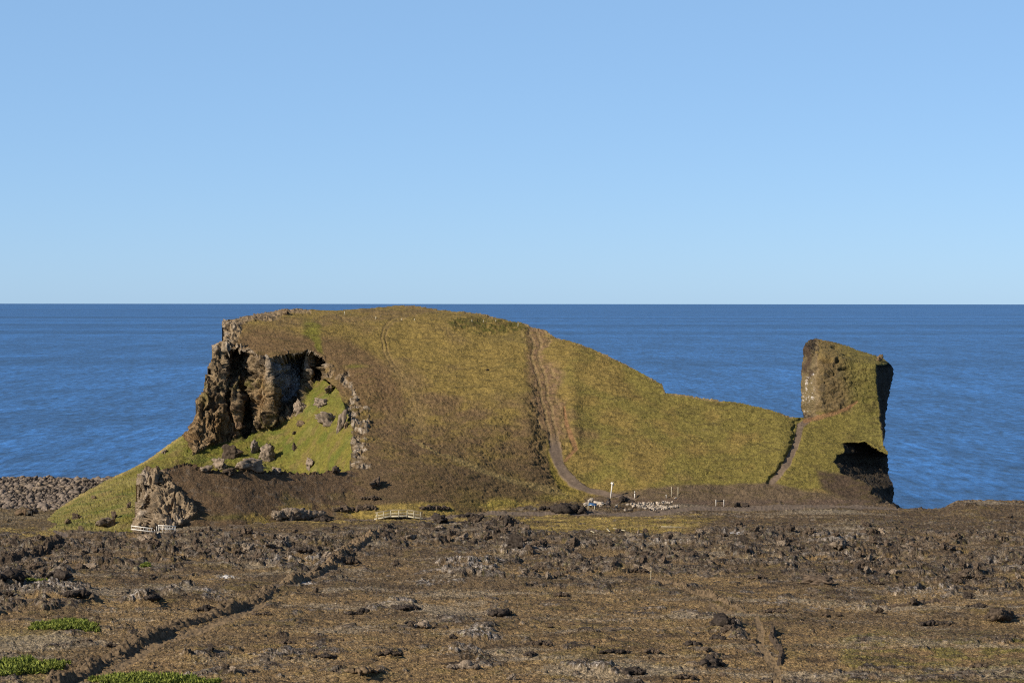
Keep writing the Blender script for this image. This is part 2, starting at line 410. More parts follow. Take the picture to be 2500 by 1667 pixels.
def hill_depth(px, py):
    Dm = mix(f_left(py), f_main(py), sst(760, 900, px))
    Dm = mix(Dm, f_foot(py), sst(1480, 900, px) * sst(960, 1060, py))
    Dt = f_tal(px, py)
    # gully and path hollows, swells of the slope
    gl = band([(a, b, 34) for a, b, _ in PATH_A[2:9]], px, py, 0.9)
    Dm = Dm + 0.9 * gl
    jx = px + 9 * n2(px * 0.04, py * 0.09, 4) + 5 * n2(px * 0.1, py * 0.2, 5)
    Dm = Dm + 0.8 * band([(a - 1, b, 13) for a, b, _ in PATH_C], jx, py, 0.3)
    Dm = Dm - 1.2 * blob(px, py, 1400, 1010, 18, 120) - 0.8 * blob(px, py, 1295, 1040, 30, 120)
    Dm = Dm - 1.0 * blob(px, py, 1905, 1080, 24, 70)
    # cliff between lip and foot
    lp = lipy(px); fp = np.maximum(footy(px), lp + 20)
    t = np.clip((py - lp) / (fp - lp), 0, 1)
    top = mix(f_left(lp), f_main(lp), sst(760, 900, px)); bot = f_tal(px, fp)
    Dc = mix(top, bot, t ** 0.8)
    up_ = sst(940, 915, py)
    off = np.interp(px, [440, 462, 478, 495, 512, 520, 543, 547, 552, 603, 608, 613, 654, 662, 690, 742, 745, 752, 764, 768, 790, 796],
                        [9, 6, 3.5, 2.0, 2.0, 0, 0.3, 2.5, 7.5, 8, 3.0, 0, -1.2, 0.5, 5.5, 11, 5, 2.2, 2.6, 7, 9, 0.5])
    lowo = np.interp(px, [440, 462, 478, 495, 540, 560, 584, 596, 604, 612, 640, 664, 690, 742, 796],
                         [9, 5, 2.0, 0, -1.0, 0.5, -1.2, 3.5, 3.8, 0, -1.0, -1.2, 2.5, 8, 4])
    off = mix(lowo, off, np.where(px > 660, np.maximum(up_, 0.75), up_))
    Dc = Dc + off * sst(0, 0.06, t) * sst(1.0, 0.82, t)
    D = np.where(inside(CLIFF, px, py), Dc, Dm)
    tal = inside(TAL, px, py)
    D = np.where(tal, Dt, D)
    # sea stack
    s = px > 1950
    yf = np.interp(px, [1957, 1990, 2060, 2100, 2134, 2181], [838, 868, 885, 890, 893, 905])      # where the front face rolls over to the sloping top
    face = f_main(np.full_like(py, 1012.0)) + (1012 - py) * 0.055 + 0.0
    Ds = np.where(py > 1012, Dm, face)
    Ds = np.where(py < yf, f_main(np.full_like(py, 1012.0)) + (1012 - yf) * 0.055 + (yf - py) * 0.42, Ds)
    Ds = Ds + 9.0 * (np.clip(2012 + 14 * n2(px * 0 + 3.3, py * 0.03, 9) - px, 0, 70) / 55.0) ** 1.8 * sst(1026, 1000, py)               # turned to the left
    edge = np.interp(py, [880, 895, 1000, 1060, 1090, 1100, 1300], [2200, 2136, 2146, 2154, 2159, 2190, 2190])
    Ds = Ds + 1.0 * np.clip(px - edge, 0, 60) * 0.42                                               # shaded right side
    le = np.interp(py, [1080, 1104, 1112, 1130, 1142, 1156, 1170, 1190, 1205, 1232], [2058, 2062, 2042, 2033, 2050, 2052, 2090, 2128, 2128, 2165])
    Ds = Ds + np.where(inside(SCOOP, px, py), 1.0 + np.clip(px - le, 0, 200) * 0.13, 0)
    Ds = Ds - 1.6 * blob(px, py, 2150, 1120, 16, 22) * 0
    Ds = Ds + 7.0 * np.clip((px - 2120) / 70, 0, 1) ** 2 * sst(1180, 1215, py)
    D = np.where(s, Ds, D)
    return D

S = 1.6
gx = np.arange(84, 2216, S); gy = np.arange(738, 1330, S)
GX, GY = np.meshgrid(gx, gy)
D0 = hill_depth(GX, GY)
V0 = P(GX, GY, D0)
in_cliff = soft(CLIFF, GX, GY, 2.5); in_rim = soft(RIM, GX, GY, 6.0); in_tal = soft(TAL, GX, GY, 2.5)
st_face = (GX > 1950) & (GY < 1225)
scoop = soft(SCOOP, GX, GY, 3)
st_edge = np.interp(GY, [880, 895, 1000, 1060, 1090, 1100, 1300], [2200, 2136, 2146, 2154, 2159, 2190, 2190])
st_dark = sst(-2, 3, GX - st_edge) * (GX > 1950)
n_stk = fbm3(V0, 0.35, 3, 17, 0.6)
st_left = sst(2010, 1982, GX + 14 * n_stk) * st_face * sst(1026, 1012, GY)
wx = fbm3(V0, 0.12, 4, 11) * 1.0; wy = fbm3(V0, 0.12, 4, 23)
QX = GX + wx * 34; QY = GY + wy * 18                       # uneven edges of the ground cover
rimk = np.clip(in_rim, 0, 1)
crestrock = np.maximum(soft([(520, 850), (500, 820), (540, 770), (720, 735), (770, 762), (700, 772), (620, 785), (590, 800), (575, 830), (545, 850)], QX, QY, 10) * (GX < 760), 0)
left_corner = soft([(500, 850), (500, 770), (560, 770), (590, 800), (560, 850)], GX, GY, 8)
cutrock = 0.0
d_cr, _, _ = seg_dist(CREST[16:], GX, GY)
edge_r = sst(9, 2, d_cr) * (GX > 1100) * (fbm3(V0, 0.25, 2, 3) > 0.0)
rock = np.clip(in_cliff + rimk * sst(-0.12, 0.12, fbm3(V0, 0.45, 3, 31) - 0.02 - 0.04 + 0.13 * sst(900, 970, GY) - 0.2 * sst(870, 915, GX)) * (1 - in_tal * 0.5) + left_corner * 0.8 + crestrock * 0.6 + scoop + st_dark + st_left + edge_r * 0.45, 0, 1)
stf = st_face * sst(1018, 996, GY + 8 * n_stk) * sst(2150, 2085, GX + (GY - 900) * 0.25 + 30 * n_stk) * sst(868, 892, GY + 12 * n_stk)
tuft = 1 - rock
N0 = normals(blur(V0, 3))
N0 = np.where((N0[..., 1] > 0)[..., None], -N0, N0)
b1, e1 = cells3(V0[..., 0] * 0.55, V0[..., 1] * 0.45, V0[..., 2] * 0.15, 3, 0.8)
b2, e2 = cells3(V0[..., 0] * 1.3, V0[..., 1] * 1.3, V0[..., 2] * 0.45, 9, 0.9)
r1 = fbm3(V0, 0.5, 5, 41, 0.6, True)
ver = fbm3(V0, 0.8, 3, 47, 0.55, True, (1, 1, 0.25))
ver2 = fbm3(V0, 1.7, 3, 49, 0.6, True, (1, 1, 0.35))
dr = b1 * 1.5 + b2 * 0.8 + (r1 - 0.3) * 0.6 + (ver - 0.3) * 0.8 + (ver2 - 0.3) * 0.5 - 0.5 * sst(0.12, 0.0, e1)
g1 = fbm3(V0, 1.5, 3, 51, 0.7) 
g2 = fbm3(V0, 0.35, 2, 57)
g0 = fbm3(V0, 0.05, 3, 61)
dist_edge = np.clip(seg_dist(LEFT + CREST + STACK, GX, GY)[0] / 14, 0.25, 1)
clump = np.clip(0.8 * soft([(1290, 920), (1318, 940), (1335, 1120), (1325, 1150), (1300, 1120), (1290, 1000)], QX, QY, 14)
                + 0.6 * band([(1342, 900, 5), (1368, 960, 6), (1384, 1010, 7), (1380, 1060, 8), (1372, 1100, 5)], GX + wx * 20, GY, 0.6)
                + 0.8 * soft([(1366, 940), (1380, 1000), (1392, 1110), (1372, 1120), (1360, 1060)], QX, QY, 6)
                + 0.7 * soft([(1388, 1110), (1400, 1120), (1420, 1180), (1400, 1180)], QX, QY, 6)
                + 0.9 * soft([(1095, 794), (1150, 776), (1290, 785), (1292, 812), (1200, 812), (1110, 806)], QX, QY, 5)
                + 0.6 * blob(GX, GY, 905 + 0 * GX, 1000, 40, 60), 0, 1)
heath = soft([(840, 905), (1000, 930), (1200, 1000), (1300, 980), (1340, 1120), (1380, 1200), (1400, 1260), (840, 1300), (860, 1150)], QX, QY, 26)
g3 = fbm3(V0, 0.8, 3, 63, 0.6, st=(0.4, 0.5, 2.4))
dg = g3 * (0.38 + 0.2 * heath) * (1 - 0.5 * in_tal) + g1 * (0.22 + 0.35 * clump + 0.16 * heath + 0.35 * stf + 0.22 * in_tal) + g2 * (0.25 + 0.5 * stf + 0.3 * clump) + g0 * 1.2
ruts = np.maximum(sst(4.5, 2.0, np.abs(seg_dist(PATH_A, GX + wx * 12, GY)[0] - 8)), sst(5, 2.0, np.abs(seg_dist(PATH_A, GX + wx * 18, GY)[0] - 25)) * sst(-0.2, 0.1, wy))  * sst(1110, 1060, GY) * sst(800, 812, GY)
pth = np.clip(band(PATH_A, GX + wx * 16, GY + wy * 8, 0.2) * sst(1040, 1085, GY + wy * 30) + band(PATH_C, GX + wx * 6, GY, 0.15), 0, 1)
trail = np.clip(band(PATH_B, GX + wx * 4, GY, 0.3) + band(PATH_D, GX, GY + wy * 4, 0.3), 0, 1)
etr = np.clip(band([(a, b, c * 1.4) for a, b, c in PATH_E], GX + wx * 10, GY, 0.8) * (0.55 + 0.4 * sst(860, 930, GY)) * sst(-0.4, 0.2, wx) + 0.9 * sst(2.6, 1.2, np.abs(seg_dist(PATH_E, GX + wx * 4, GY)[0] - 4.5)) * sst(930, 860, GY), 0, 1)
n_rag = fbm3(V0, 0.6, 3, 19)
upath = band([(a + 4, b, c * 1.9) for a, b, c in PATH_A], GX + wx * 40 + n_rag * 14, GY + wy * 12, 0.5) * sst(1090, 1050, GY)
dg = dg * (1 - 0.5 * sst(1090, 1160, GY) * sst(1420, 1300, GX) * sst(860, 900, GX))
dg = dg * (1 - 0.75 * np.clip(pth + trail, 0, 1)) - 0.22 * upath - 0.12 * ruts - 0.15 * etr
disp = rock * dr * (0.5 + 0.5 * in_cliff - 0.05 * rimk) * mix(1.0, 0.45, np.clip(scoop + st_dark, 0, 1)) * mix(1, 0.5, st_left) + (1 - rock) * dg
# hollows of the cliff and of the stack's face
for (cx_, cy_, rx, ry, a) in [(598, 1025, 10, 32, 3.0), (560, 975, 9, 22, 2.2), (620, 985, 8, 14, 1.4), (497, 1000, 6, 20, 1.6), (545, 1045, 8, 22, 1.8), (618, 915, 9, 8, 1.6),
                              (637, 868, 22, 5, 1.2), (538, 862, 4, 18, 1.2), (2018, 883, 14, 5, 2.0), (2045, 882, 6, 5, 1.2), (2060, 902, 14, 4, 1.0), (2040, 838 + 6, 10, 3, 1.0),
                              (2066, 866, 8, 3, .8), (2032, 915, 16, 8, .8), (2095, 940, 14, 10, .6)]:
    disp = disp - a * blob(GX, GY, cx_, cy_, rx, ry, 1.5) * (1.25 if cx_ < 700 else 1)
# bedding steps at the left corner of the top
disp = disp * mix(1.0, dist_edge, 0.6)
V1 = V0 + N0 * disp[..., None]

# ---- colours
OLIVE = C(127, 107, 57); GREEN = C(113, 101, 50); BROWN = C(118, 97, 60); HEATH = C(98, 78, 55); YEL = C(140, 122, 55)
ROCKC = C(140, 119, 90); PALE = C(165, 150, 130); ORNG = C(142, 104, 54); DARKR = C(74, 63, 50)
n_big = fbm3(V0, 0.035, 4, 71); n_mid = fbm3(V0, 0.15, 4, 73); n_sm = fbm3(V0, 0.9, 3, 77)
def lay(base, c, m): return base + (c - base) * np.clip(m, 0, 1)[..., None]
col = np.tile(OLIVE, GX.shape + (1,))
col = lay(col, GREEN, sst(-0.15, 0.3, n_mid + n_big + (GX - 1350) / 900))
col = lay(col, BROWN, sst(0.0, 0.35, n_mid * 0.6 + n_big * 0.7 + 0.15 * sst(900, 1100, GY) + 0.16 * sst(1250, 900, GX) - 0.22 * sst(1380, 1450, GX)))
col = lay(col, HEATH, 0.8 * heath * sst(-0.45, 0.25, n_mid + 0.3 * n_sm + (GY - 1050) / 500))
col = lay(col, C(104, 82, 56), 0.85 * soft([(520, 850), (600, 800), (720, 810), (860, 830), (960, 900), (1000, 1000), (860, 1000), (800, 890), (640, 870)], QX, QY, 16))
col = lay(col, C(100, 98, 36), 0.8 * band([(760, 800, 22), (775, 835, 10), (780, 855, 8)], QX, QY, 0.5) + 0.7 * blob(QX, QY, 875, 897, 24, 5))
col = lay(col, C(138, 118, 74), 0.8 * band([(1010, 1075, 3), (1080, 1110, 4), (1150, 1138, 6), (1250, 1172, 7), (1380, 1206, 9)], GX, GY + wy * 6, 0.6))
col = lay(col, C(124, 108, 46), 0.85 * soft([(1335, 1075), (1348, 1072), (1362, 1130), (1392, 1180), (1420, 1200), (1370, 1200), (1345, 1150)], GX + wx * 5, GY, 4))
col = lay(col, C(64, 66, 26), 0.8 * soft([(1095, 794), (1150, 776), (1290, 785), (1292, 812), (1200, 812), (1110, 806)], QX, QY, 5) * sst(-0.2, 0.15, n_sm))
col = lay(col, C(58, 52, 28), 0.75 * clump * sst(-0.1, 0.2, n_sm) * (GY > 850))
col = lay(col, C(118, 92, 60), 0.75 * soft([(1290, 790), (1300, 800), (1330, 900), (1360, 1000), (1372, 1100), (1345, 1090), (1315, 1000), (1296, 920), (1290, 860)], QX * 0.5 + GX * 0.5, GY, 12) * sst(-0.4, 0.1, n_sm))
col = lay(col, C(96, 78, 55), 0.9 * soft([(835, 1140), (900, 1130), (960, 1160), (1000, 1200), (960, 1300), (835, 1300)], QX, QY, 24))
ygr = soft([(860, 1238), (960, 1228), (1100, 1226), (1200, 1218), (1320, 1222), (1340, 1236), (1320, 1262), (860, 1275)], QX, GY + wy * 12, 6) * sst(-0.35, 0.05, n_sm * 0.5 + n_mid)
col = lay(col, C(148, 126, 64), 0.85 * ygr)
col = lay(col, C(150, 134, 60), 0.7 * blob(QX, QY, 1215, 1232, 60, 7) + 0.6 * blob(QX, QY, 1360, 1212, 50, 5))
# gravel apron at the right foot
apron = soft([(1430, 1215), (1500, 1205), (1640, 1190), (1780, 1180), (1880, 1176), (1960, 1196), (2060, 1210), (2230, 1225), (2230, 1320), (1400, 1320)], GX + wx * 10, GY + wy * 7, 5)
col = lay(col, C(98, 82, 62), apron)
col = lay(col, C(92, 76, 62), apron * sst(1215, 1225, GY + wy * 5))
col = lay(col, C(122, 110, 54), 0.7 * band([(1690, 1178, 3), (1790, 1175, 5), (1870, 1172, 4)], GX, GY + wy * 5, 0.5) + 0.6 * band([(1940, 1170, 4), (1990, 1186, 6), (2040, 1202, 5)], GX, GY + wy * 5, 0.5))
# stack
stc = (GX > 1950).astype(float)
col = lay(col, C(130, 108, 66), stc * sst(905, 880, GY) * 0.85)
col = lay(col, C(106, 88, 60), stf * 0.9)
col = lay(col, C(66, 58, 44), stf * sst(0.05, 0.25, n_sm) * 0.7)
col = lay(col, C(108, 99, 50), stc * sst(2050, 2110, GX + (1000 - GY) * 0.2) * sst(1090, 1060, GY) * (1 - st_dark) * 0.8)
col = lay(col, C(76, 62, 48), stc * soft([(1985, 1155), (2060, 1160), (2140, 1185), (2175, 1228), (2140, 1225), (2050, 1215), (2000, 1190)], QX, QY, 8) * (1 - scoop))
# talus grass
tg = lay(np.tile(C(122, 112, 50), GX.shape + (1,)), C(104, 103, 40), sst(-0.1, 0.35, n_mid * 1.2 + blob(GX, GY, 620, 1080, 160, 40) * 0.5 + blob(GX, GY, 780, 950, 40, 50) * 0.5))
tg = lay(tg, C(136, 124, 68), sst(0.0, 0.4, n_mid * 0.8 - n_sm * 0.2 + sst(420, 200, GX) * 0.3))
tg = tg * 0.86
tg = lay(tg, C(170, 146, 92), sst(10, 2, seg_dist(LEFT[1:10], GX, GY)[0]) * 0.6)
tg = lay(tg, C(86, 78, 36), sst(0.05, 0.35, n_sm) * 0.6)
tg = lay(tg, C(86, 92, 36), 0.7 * sst(0.0, 0.3, fbm3(V0, 0.22, 3, 85)))
tg = lay(tg, C(112, 92, 58), 0.5 * sst(0.1, 0.35, fbm3(V0, 0.3, 3, 86)))
col = lay(col, tg, in_tal * (GX < 900)) if False else np.where((in_tal * (GX < 900))[..., None] > 0.5, tg, col)
# rock colours
rc = lay(np.tile(ROCKC, GX.shape + (1,)), DARKR, sst(0.0, 0.3, n_mid * 0.6 + b2 * 0.4))
rc = lay(rc, C(128, 96, 58), 0.7 * blob(GX, GY, 520, 1050, 60, 60) * sst(-0.3, 0.2, n_mid))
rc = lay(rc, C(146, 116, 90), 0.7 * blob(GX, GY, 575, 1050, 10, 26))
rc = lay(rc, ORNG, 0.55 * np.clip(0.75 * blob(GX, GY, 640, 980, 24, 40) + 0.8 * blob(GX, GY, 645, 935, 9, 22) + 0.6 * blob(GX, GY, 492, 1020, 12, 50) + .5 * blob(GX, GY, 462, 1070, 12, 30), 0, 1) * sst(-0.2, 0.2, n_sm + 0.2))
rc = lay(rc, C(94, 88, 40), 0.7 * (blob(GX, GY, 600, 940, 60, 14) + blob(GX, GY, 500, 960, 12, 40) + blob(GX, GY, 650, 1030, 22, 22)) * sst(-0.2, 0.2, n_sm))
rc = lay(rc, C(140, 142, 142), 0.9 * soft([(664, 880), (700, 865), (742, 860), (742, 960), (690, 980), (664, 930)], GX, GY, 5))  # paler grey painted on the shaded cliff face to lighten its shade
rc = lay(rc, C(116, 97, 72), rimk * 0.75 * (1 - in_cliff))
rc = lay(rc, PALE, np.clip(rimk * sst(905, 960, GY + 0.3 * (GX - 800)) * 0.75 * sst(-0.2, 0.25, n_sm) + 0.7 * left_corner * sst(0, 0.3, n_sm) + 0.9 * blob(GX, GY, 755, 885, 10, 22) + 0.5 * sst(8, 2, seg_dist(LIP, GX, GY)[0]) + .6 * blob(GX, GY, 655, 905, 6, 30) + .4 * blob(GX, GY, 550, 915, 8, 25), 0, 1))
rc = lay(rc, C(108, 94, 64), st_left * 0.85)
rc = lay(rc, C(74, 60, 46), st_left * sst(0.0, 0.2, n_mid))
guano = 0.9 * st_left * soft([(1975, 905), (1992, 905), (1990, 960), (1978, 1010), (1960, 1016), (1960, 960)], GX, GY, 4) * sst(0.02, 0.2, fbm3(V0, 1.5, 3, 81, 0.7, st=(1.2, 1.2, 0.5)) - 0.12)
rc = lay(rc, C(224, 212, 200), guano)
rc = lay(rc, C(50, 44, 36), np.clip(scoop + st_dark, 0, 1) * 0.9)  # shade of the scoop and the stack's right side painted into the colour
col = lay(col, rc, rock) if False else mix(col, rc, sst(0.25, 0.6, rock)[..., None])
col = lay(col, C(118, 94, 68), upath * (0.6 + 0.4 * sst(-0.2, 0.2, n_sm)))
col = lay(col, C(138, 116, 78), ruts * 0.6)
col = lay(col, C(106, 90, 74), pth)
col = lay(col, C(132, 98, 66), trail * 0.9)
col = lay(col, C(128, 106, 68), etr * 0.8)
n_f = fbm3(V0 * np.array([0.6, 1, 1.5]), 2.2, 2, 87)
col = lay(col, C(84, 72, 42), 0.55 * sst(0.05, 0.35, g3) * (1 - rock) * (1 - in_tal) * (1 - pth))
col = col * np.clip(1 + 0.24 * n_sm + 0.12 * n_mid + 0.3 * n_f * (1 - 0.5 * pth), 0.3, 2)[..., None]

fm_all = inside(OUT, (GX[:-1, :-1] + S / 2), (GY[:-1, :-1] + S / 2))
F_all = grid_faces(*GX.shape)
def fm(A, thr=0.5): return (A[:-1, :-1] > thr) & fm_all
m_stack = fm((GX > 1953 + 6 * n_mid).astype(float))
m_path = fm(pth, 0.5) & ~fm(in_cliff)
m_tal = fm(in_tal * (GX < 900)) & ~m_stack
m_cliff = fm(np.clip(in_cliff, 0, 1)) & ~m_tal & ~m_stack
m_hill = fm_all & ~m_stack & ~m_path & ~m_tal & ~m_cliff
def sheet(name, m, mat, V=None, c=None, Fa=None, rimset=None, kcol=None, depth=14.0, core=None):
    V = V1 if V is None else V; c = col if c is None else c; Fa = F_all if Fa is None else Fa
    F = Fa[m]; W = V.reshape(-1, 3); CC = c.reshape(-1, 3)
    if rimset is not None:
        w2, f2, c2 = skirt(V, c, rimset[0], name, mat, depth=depth, kcol=kcol, core=core)
        # keep only rim pieces whose face belongs to this sheet
        F = np.concatenate([F, f2 + len(W)]); W = np.concatenate([W, w2]); CC = np.concatenate([CC, c2])
    return tag(mk(name, W, F, CC, mat), kind='structure')
sheet('hill', m_hill, MAT['hill'], rimset=(fm_all & ~m_stack & ~m_tal,), kcol=C(84, 74, 60), depth=12)
sheet('cliff', m_cliff, MAT['rock'])
sheet('grass_slope', m_tal, MAT['grass'], rimset=(m_tal & (GX[:-1, :-1] < 470),), depth=10)
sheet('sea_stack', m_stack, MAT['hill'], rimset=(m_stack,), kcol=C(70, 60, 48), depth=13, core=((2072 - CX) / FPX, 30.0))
sheet('path', m_path & ~m_stack, MAT['path'])
hill_V = V1

def hill_at(px, py):
    c = int(round((px - gx[0]) / S)); r = int(round((py - gy[0]) / S))
    return V1[r, c].copy()

# ------------------------------------------------------------------ brown spur in front of the grass slope
SPUR = [(322, 1300), (327, 1270), (334, 1248), (337, 1228), (345, 1212), (347, 1196), (338, 1186), (345, 1168), (341, 1150), (348, 1137), (360, 1138), (401, 1144), (420, 1139), (442, 1131), (475, 1133), (486, 1142), (540, 1151), (600, 1148),
        (680, 1151), (760, 1154), (820, 1152), (870, 1148), (900, 1144), (960, 1144), (980, 1300), (980, 1320), (320, 1320)]
sx = np.arange(312, 985, S); sy = np.arange(1122, 1322, S)
SX, SY = np.meshgrid(sx, sy)
topD = np.interp(SX, [320, 346, 400, 480, 580, 700, 800, 960], [385, 381.5, 381, 383.5, 387, 391, 395.5, 402])
botD = np.interp(SX, [320, 346, 400, 480, 580, 700, 800, 960], [378, 373.5, 371, 371.5, 373, 376.5, 380, 385])
botD = botD
DS = 1 / mix(1 / topD, 1 / botD, np.clip((SY - 1145) / 140.0, -0.1, 1.3))
_hm = mix(mix(f_left(SY), f_main(SY), sst(760, 900, SX)), f_foot(SY), sst(1480, 900, SX) * sst(960, 1060, SY))
DS = mix(DS, _hm, np.clip((SX - 560) / 300, 0, 1) ** 1.5) + 0.35 * np.clip((SX - 855 + 40 * n2(SX * 0.03, SY * 0.05, 3)) / 20, -1, 30)
face = soft([(320, 1140), (395, 1143), (420, 1180), (440, 1200), (470, 1225), (478, 1255), (430, 1285), (320, 1320)], SX, SY, 8)
DS = DS - 1.2 * face * sst(1150, 1200, SY)
DS = DS + 2.2 * band([(352, 1188, 4), (385, 1186, 5), (375, 1210, 6), (362, 1245, 7), (356, 1290, 7)], SX, SY, 0.5)
U0 = P(SX, SY, DS)
sn_s = fbm3(U0, 0.9, 3, 77); sn_m = fbm3(U0, 0.15, 4, 73)
ub1, ue1 = cells3(U0[..., 0] * 0.6, U0[..., 1] * 0.5, U0[..., 2] * 0.17, 3, 0.8)
ub2, _ = cells3(U0[..., 0] * 1.6, U0[..., 1] * 1.6, U0[..., 2] * 0.5, 9, 0.9)
ur = fbm3(U0, 0.6, 5, 41, 0.6, True)
NU = normals(blur(U0, 3)); NU = np.where((NU[..., 1] > 0)[..., None], -NU, NU)
ud = face * (ub1 * 1.3 + ub2 * 0.6 + (ur - .3) * 0.5 + (fbm3(U0, 0.9, 3, 47, 0.6, True, (1, 1, 0.25)) - .3) * 0.8 - 0.5 * sst(0.12, 0.0, ue1)) + (1 - face) * (fbm3(U0, 1.3, 4, 51, 0.65) * 0.2 + fbm3(U0, .3, 2, 5) * 0.4)
tl, _, _ = seg_dist(SPUR[9:21], SX, SY)
ud = ud * 1.0 + sst(9, 1, tl) * ub2 * 0.5
U1 = U0 + NU * ud[..., None]
uc = np.tile(C(94, 75, 54), SX.shape + (1,))
uc = lay(uc, C(98, 84, 50), sst(0.0, 0.3, sn_m + (SY - 1230) / 250))
uc = lay(uc, C(96, 90, 40), 0.6 * blob(SX, SY, 560, 1262, 60, 8) + 0.7 * sst(1236, 1262, SY + (SX - 700) * 0.05) * sst(480, 560, SX) * sst(-0.1, .2, sn_m))
uc = lay(uc, C(148, 124, 62), 0.85 * soft([(590, 1262), (640, 1244), (760, 1232), (870, 1236), (960, 1230), (960, 1300), (600, 1290)], SX + 20 * sn_m, SY + 14 * sn_s, 6) * sst(-0.35, 0.1, sn_s * .5 + sn_m))
uc = lay(uc, C(96, 84, 70), 0.6 * sst(0.18, 0.3, sn_s) * (1 - face))
ufc = lay(np.tile(C(138, 119, 94), SX.shape + (1,)), C(98, 82, 62), sst(0, .3, sn_m + sn_s * .4))
ufc = lay(ufc, C(168, 152, 132), np.clip(.8 * blob(SX, SY, 352, 1230, 14, 70) + .7 * blob(SX, SY, 352, 1155, 14, 20) + .7 * blob(SX, SY, 430, 1270, 40, 10), 0, 1) * sst(-.3, .1, sn_s))
uc = mix(uc, ufc, face[..., None]) * (1 + 0.25 * sn_s + 0.1 * sn_m)[..., None]
fmu = inside(SPUR, SX[:-1, :-1] + S / 2, SY[:-1, :-1] + S / 2)
w2, f2, c2 = skirt(U1, uc, fmu, 'ridge', None, depth=9)
Fu = grid_faces(*SX.shape)[fmu]
tag(mk('rocky_ridge', np.concatenate([U1.reshape(-1, 3), w2]), np.concatenate([Fu, f2 + SX.size]), np.concatenate([uc.reshape(-1, 3), c2]), MAT['hill']), kind='structure')

# ------------------------------------------------------------------ lava field ground
def q_of(x, y):                                            # ground coordinates named by the picture position of the level z = 9
    return proj(x, y, np.full_like(x, 9.0))
MOUNDS = [(140, 1462, 90, 26, 1.3), (15, 1425, 40, 20, 1.2), (150, 1405, 30, 10, .8), (1150, 1390, 90, 20, .9), (960, 1478, 60, 12, .7), (1165, 1553, 55, 18, .9), (1130, 1600, 60, 12, .7),
          (1215, 1492, 30, 10, .6), (330, 1460, 50, 10, .5), (470, 1450, 90, 12, .6), (2300, 1450, 60, 14, .7), (2440, 1498, 30, 10, .6), (1900, 1475, 40, 8, .5), (1790, 1545, 28, 22, .9),
          (1460, 1640, 60, 12, .5), (880, 1640, 70, 12, .7), (690, 1600, 60, 12, .4), (480, 1605, 60, 14, .5), (2030, 1325, 50, 10, .8), (2390, 1222, 70, 9, 1.0), (750, 1360, 60, 12, .6),
          (1270, 1350, 120, 12, .7), (1450, 1340, 120, 12, .7), (1800, 1330, 120, 14, .7), (2300, 1350, 140, 14, .5), (560, 1335, 120, 12, .6), (300, 1310, 120, 8, .6), (690, 1380, 70, 12, .5),
          (770, 1252, 60, 10, .9), (1700, 1330, 40, 12, .4)]
GPATH = [(560, 1283, 3), (640, 1275, 5), (700, 1270, 5), (800, 1263, 5), (915, 1266, 4)]
GPATH2 = [(1033, 1265, 3), (1120, 1258, 4), (1210, 1252, 4), (1330, 1252, 3), (1440, 1252, 4), (1540, 1253, 5), (1600, 1247, 7), (1700, 1240, 6), (1850, 1238, 6), (2050, 1236, 6), (2190, 1238, 4)]
GPATH3 = [(1848, 1515, 6), (1858, 1545, 8), (1854, 1575, 9), (1872, 1602, 8), (1892, 1622, 9), (1898, 1645, 10), (1888, 1685, 11)]
GPATH4 = [(640, 1470, 8), (560, 1512, 8), (500, 1533, 8), (400, 1560, 8), (330, 1600, 9), (250, 1650, 10), (210, 1690, 10)]
GPATH5 = [(105, 1262, 3), (120, 1275, 3), (128, 1290, 3), (135, 1298, 4), (160, 1306, 6)]
GPATH6 = [(1735, 1478, 6), (1760, 1490, 7), (1790, 1500, 6)]
BAND = [(-400, 1308), (150, 1312), (330, 1296), (500, 1292), (620, 1298), (900, 1300), (1050, 1286), (1250, 1262), (1330, 1300), (1480, 1302), (1620, 1306), (1750, 1282), (1900, 1290), (2150, 1300), (2900, 1290),
        (2900, 1470), (2250, 1450), (2050, 1420), (1850, 1400), (1700, 1400), (1560, 1395), (1490, 1420), (1300, 1420), (1180, 1350), (950, 1335), (800, 1400), (500, 1380), (250, 1400), (-400, 1420)]
